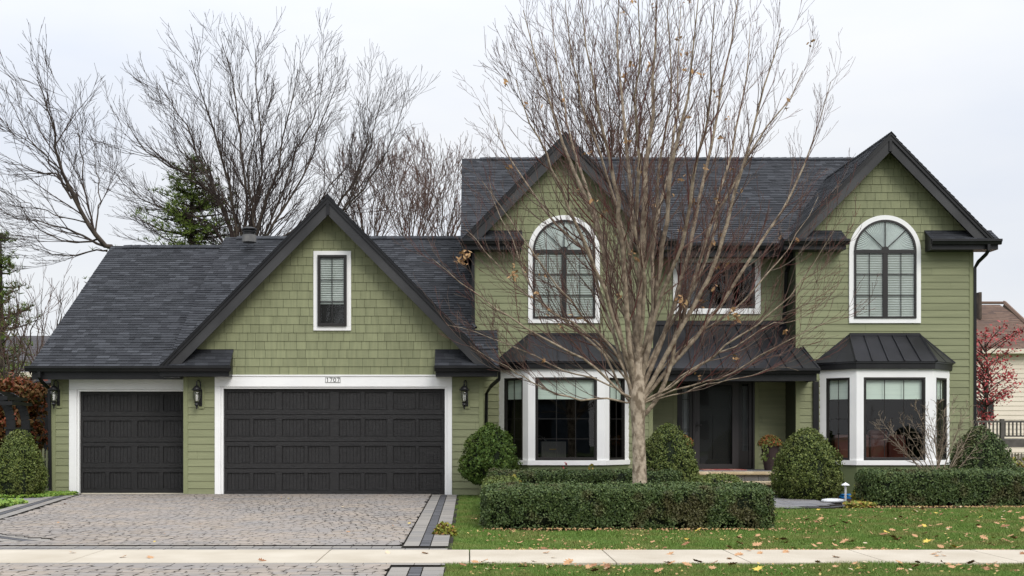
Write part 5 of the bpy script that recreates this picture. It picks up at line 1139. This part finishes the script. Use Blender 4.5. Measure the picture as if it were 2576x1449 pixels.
# deck
Yd = 34; root = thing('deck', (UX(2520, Yd), Yd, 0), 'raised grey deck with baluster railing behind the right boxwood', 'deck')
xa, xb = UX(2400, Yd), UX(2660, Yd)
MB().wbox(xa, xb, Yd, Yd + 2.5, VZ(1125, Yd), VZ(1105, Yd)).build('platform', M_deck, root)
m = MB(); m.wbox(xa, xb, Yd, Yd + .09, VZ(1063, Yd), VZ(1058, Yd)); m.wbox(xa, xb, Yd + .02, Yd + .06, VZ(1099, Yd), VZ(1095, Yd))
x = xa
while x < xb: m.wbox(x, x + .035, Yd + .02, Yd + .055, VZ(1097, Yd), VZ(1062, Yd)); x += .115
m.build('railing', M_deck, root)
for u in (2420, 2518, 2600): MB().wbox(UX(u, Yd), UX(u, Yd) + .1, Yd - .01, Yd + .1, 0, VZ(1054, Yd)).build('post', M_deck, root)
Yf = 31.5; root = thing('plank_fence', (UX(2570, Yf), Yf, 0), 'weathered grey plank fence below the deck at right', 'fence')
m = MB((0, Yf, 0)); x = UX(2480, Yf)
while x < UX(2680, Yf): m.prism([(x, 0), (x + .06, 0), (x + .06, VZ(1142, Yf)), (x + .03, VZ(1139, Yf)), (x, VZ(1142, Yf))], 0, .02); x += .085
m.build('planks', M_fence, root); MB((0, Yf + .02, 0)).box(UX(2480, Yf), UX(2680, Yf), .4, .48, -.04, 0).box(UX(2480, Yf), UX(2680, Yf), .7, .76, -.04, 0).build('rail', M_fence, root)
boxhedge('boxwood_hedge', UX(2550, 27), 15, 27, 27.8, .62, 'low hedge behind the right boxwood beside the plank fence', n=7000)
clump(2560, 1150, 29.5, .4, .95, M_yellow, 180, 'withered yellow plant in front of the plank fence', .08)

# ------------------------------------------------------------------ across the street (seen in the window reflections)
M_blueside = mat('blue_grey_siding', (.09, .11, .14), .7, (.075, .095, .12), 2)
for k, (xx, wd_, mm, lb) in enumerate(((-19, 13, M_deck, 'grey house across the street, left of the three'), (1, 15, M_blueside, 'blue grey house across the street, opposite the green house'), (21, 13, M_farwall, 'grey green house across the street, right of the three'))):
    yy = -26; root = thing('opposite_house', (xx, yy, 0), lb, 'house')
    m = MB(); m.wbox(xx - wd_ / 2, xx + wd_ / 2, yy - 9, yy, 0, 5.2); m.build('wall', mm, root)
    m = MB(); a, b = xx - wd_ / 2 - .4, xx + wd_ / 2 + .4; m.poly([(a, yy + .5, 5.0), (b, yy + .5, 5.0), (b, yy - 4.5, 8.0), (a, yy - 4.5, 8.0), (a, yy - 9.5, 5.0), (b, yy - 9.5, 5.0)], [(0, 1, 2, 3), (3, 2, 5, 4), (0, 3, 4), (1, 5, 2)]); m.build('roof', M_farroof, root)
    for q in (-4.2, 0, 4.2):
        for z in (.9, 3.4):
            f = MB((xx + q, yy, 0), (1, 0, 0), (0, 0, 1), (0, 1, 0)); frame_rect(f, -.7, .7, z, z + 1.4, .1, 0, .05); w_ = f.build('window', M_frame, root)
            MB((xx + q, yy, 0), (1, 0, 0), (0, 0, 1), (0, 1, 0)).box(-.6, .6, z + .1, z + 1.3, .0, .02).build('pane', M_room, w_)
def mirror_tree(src, x, y, rot, sc, label):
    r = src.copy(); COL.objects.link(r); r.location = (x, y, 0); r.rotation_euler = (0, 0, rot); r.scale = (sc,) * 3; r['label'] = label
    for ch in src.children: c = ch.copy(); COL.objects.link(c); c.parent = r
src_ = bpy.data.objects['bare_tree']
mirror_tree(src_, -9, -16, 1.1, .85, 'leafless tree across the street, left of the blue grey house')
mirror_tree(src_, 8.5, -14, 2.6, .8, 'leafless tree across the street, in front of the blue grey house')
mirror_tree(src_, 17, -15, 4.0, .9, 'leafless tree across the street, right of the blue grey house')
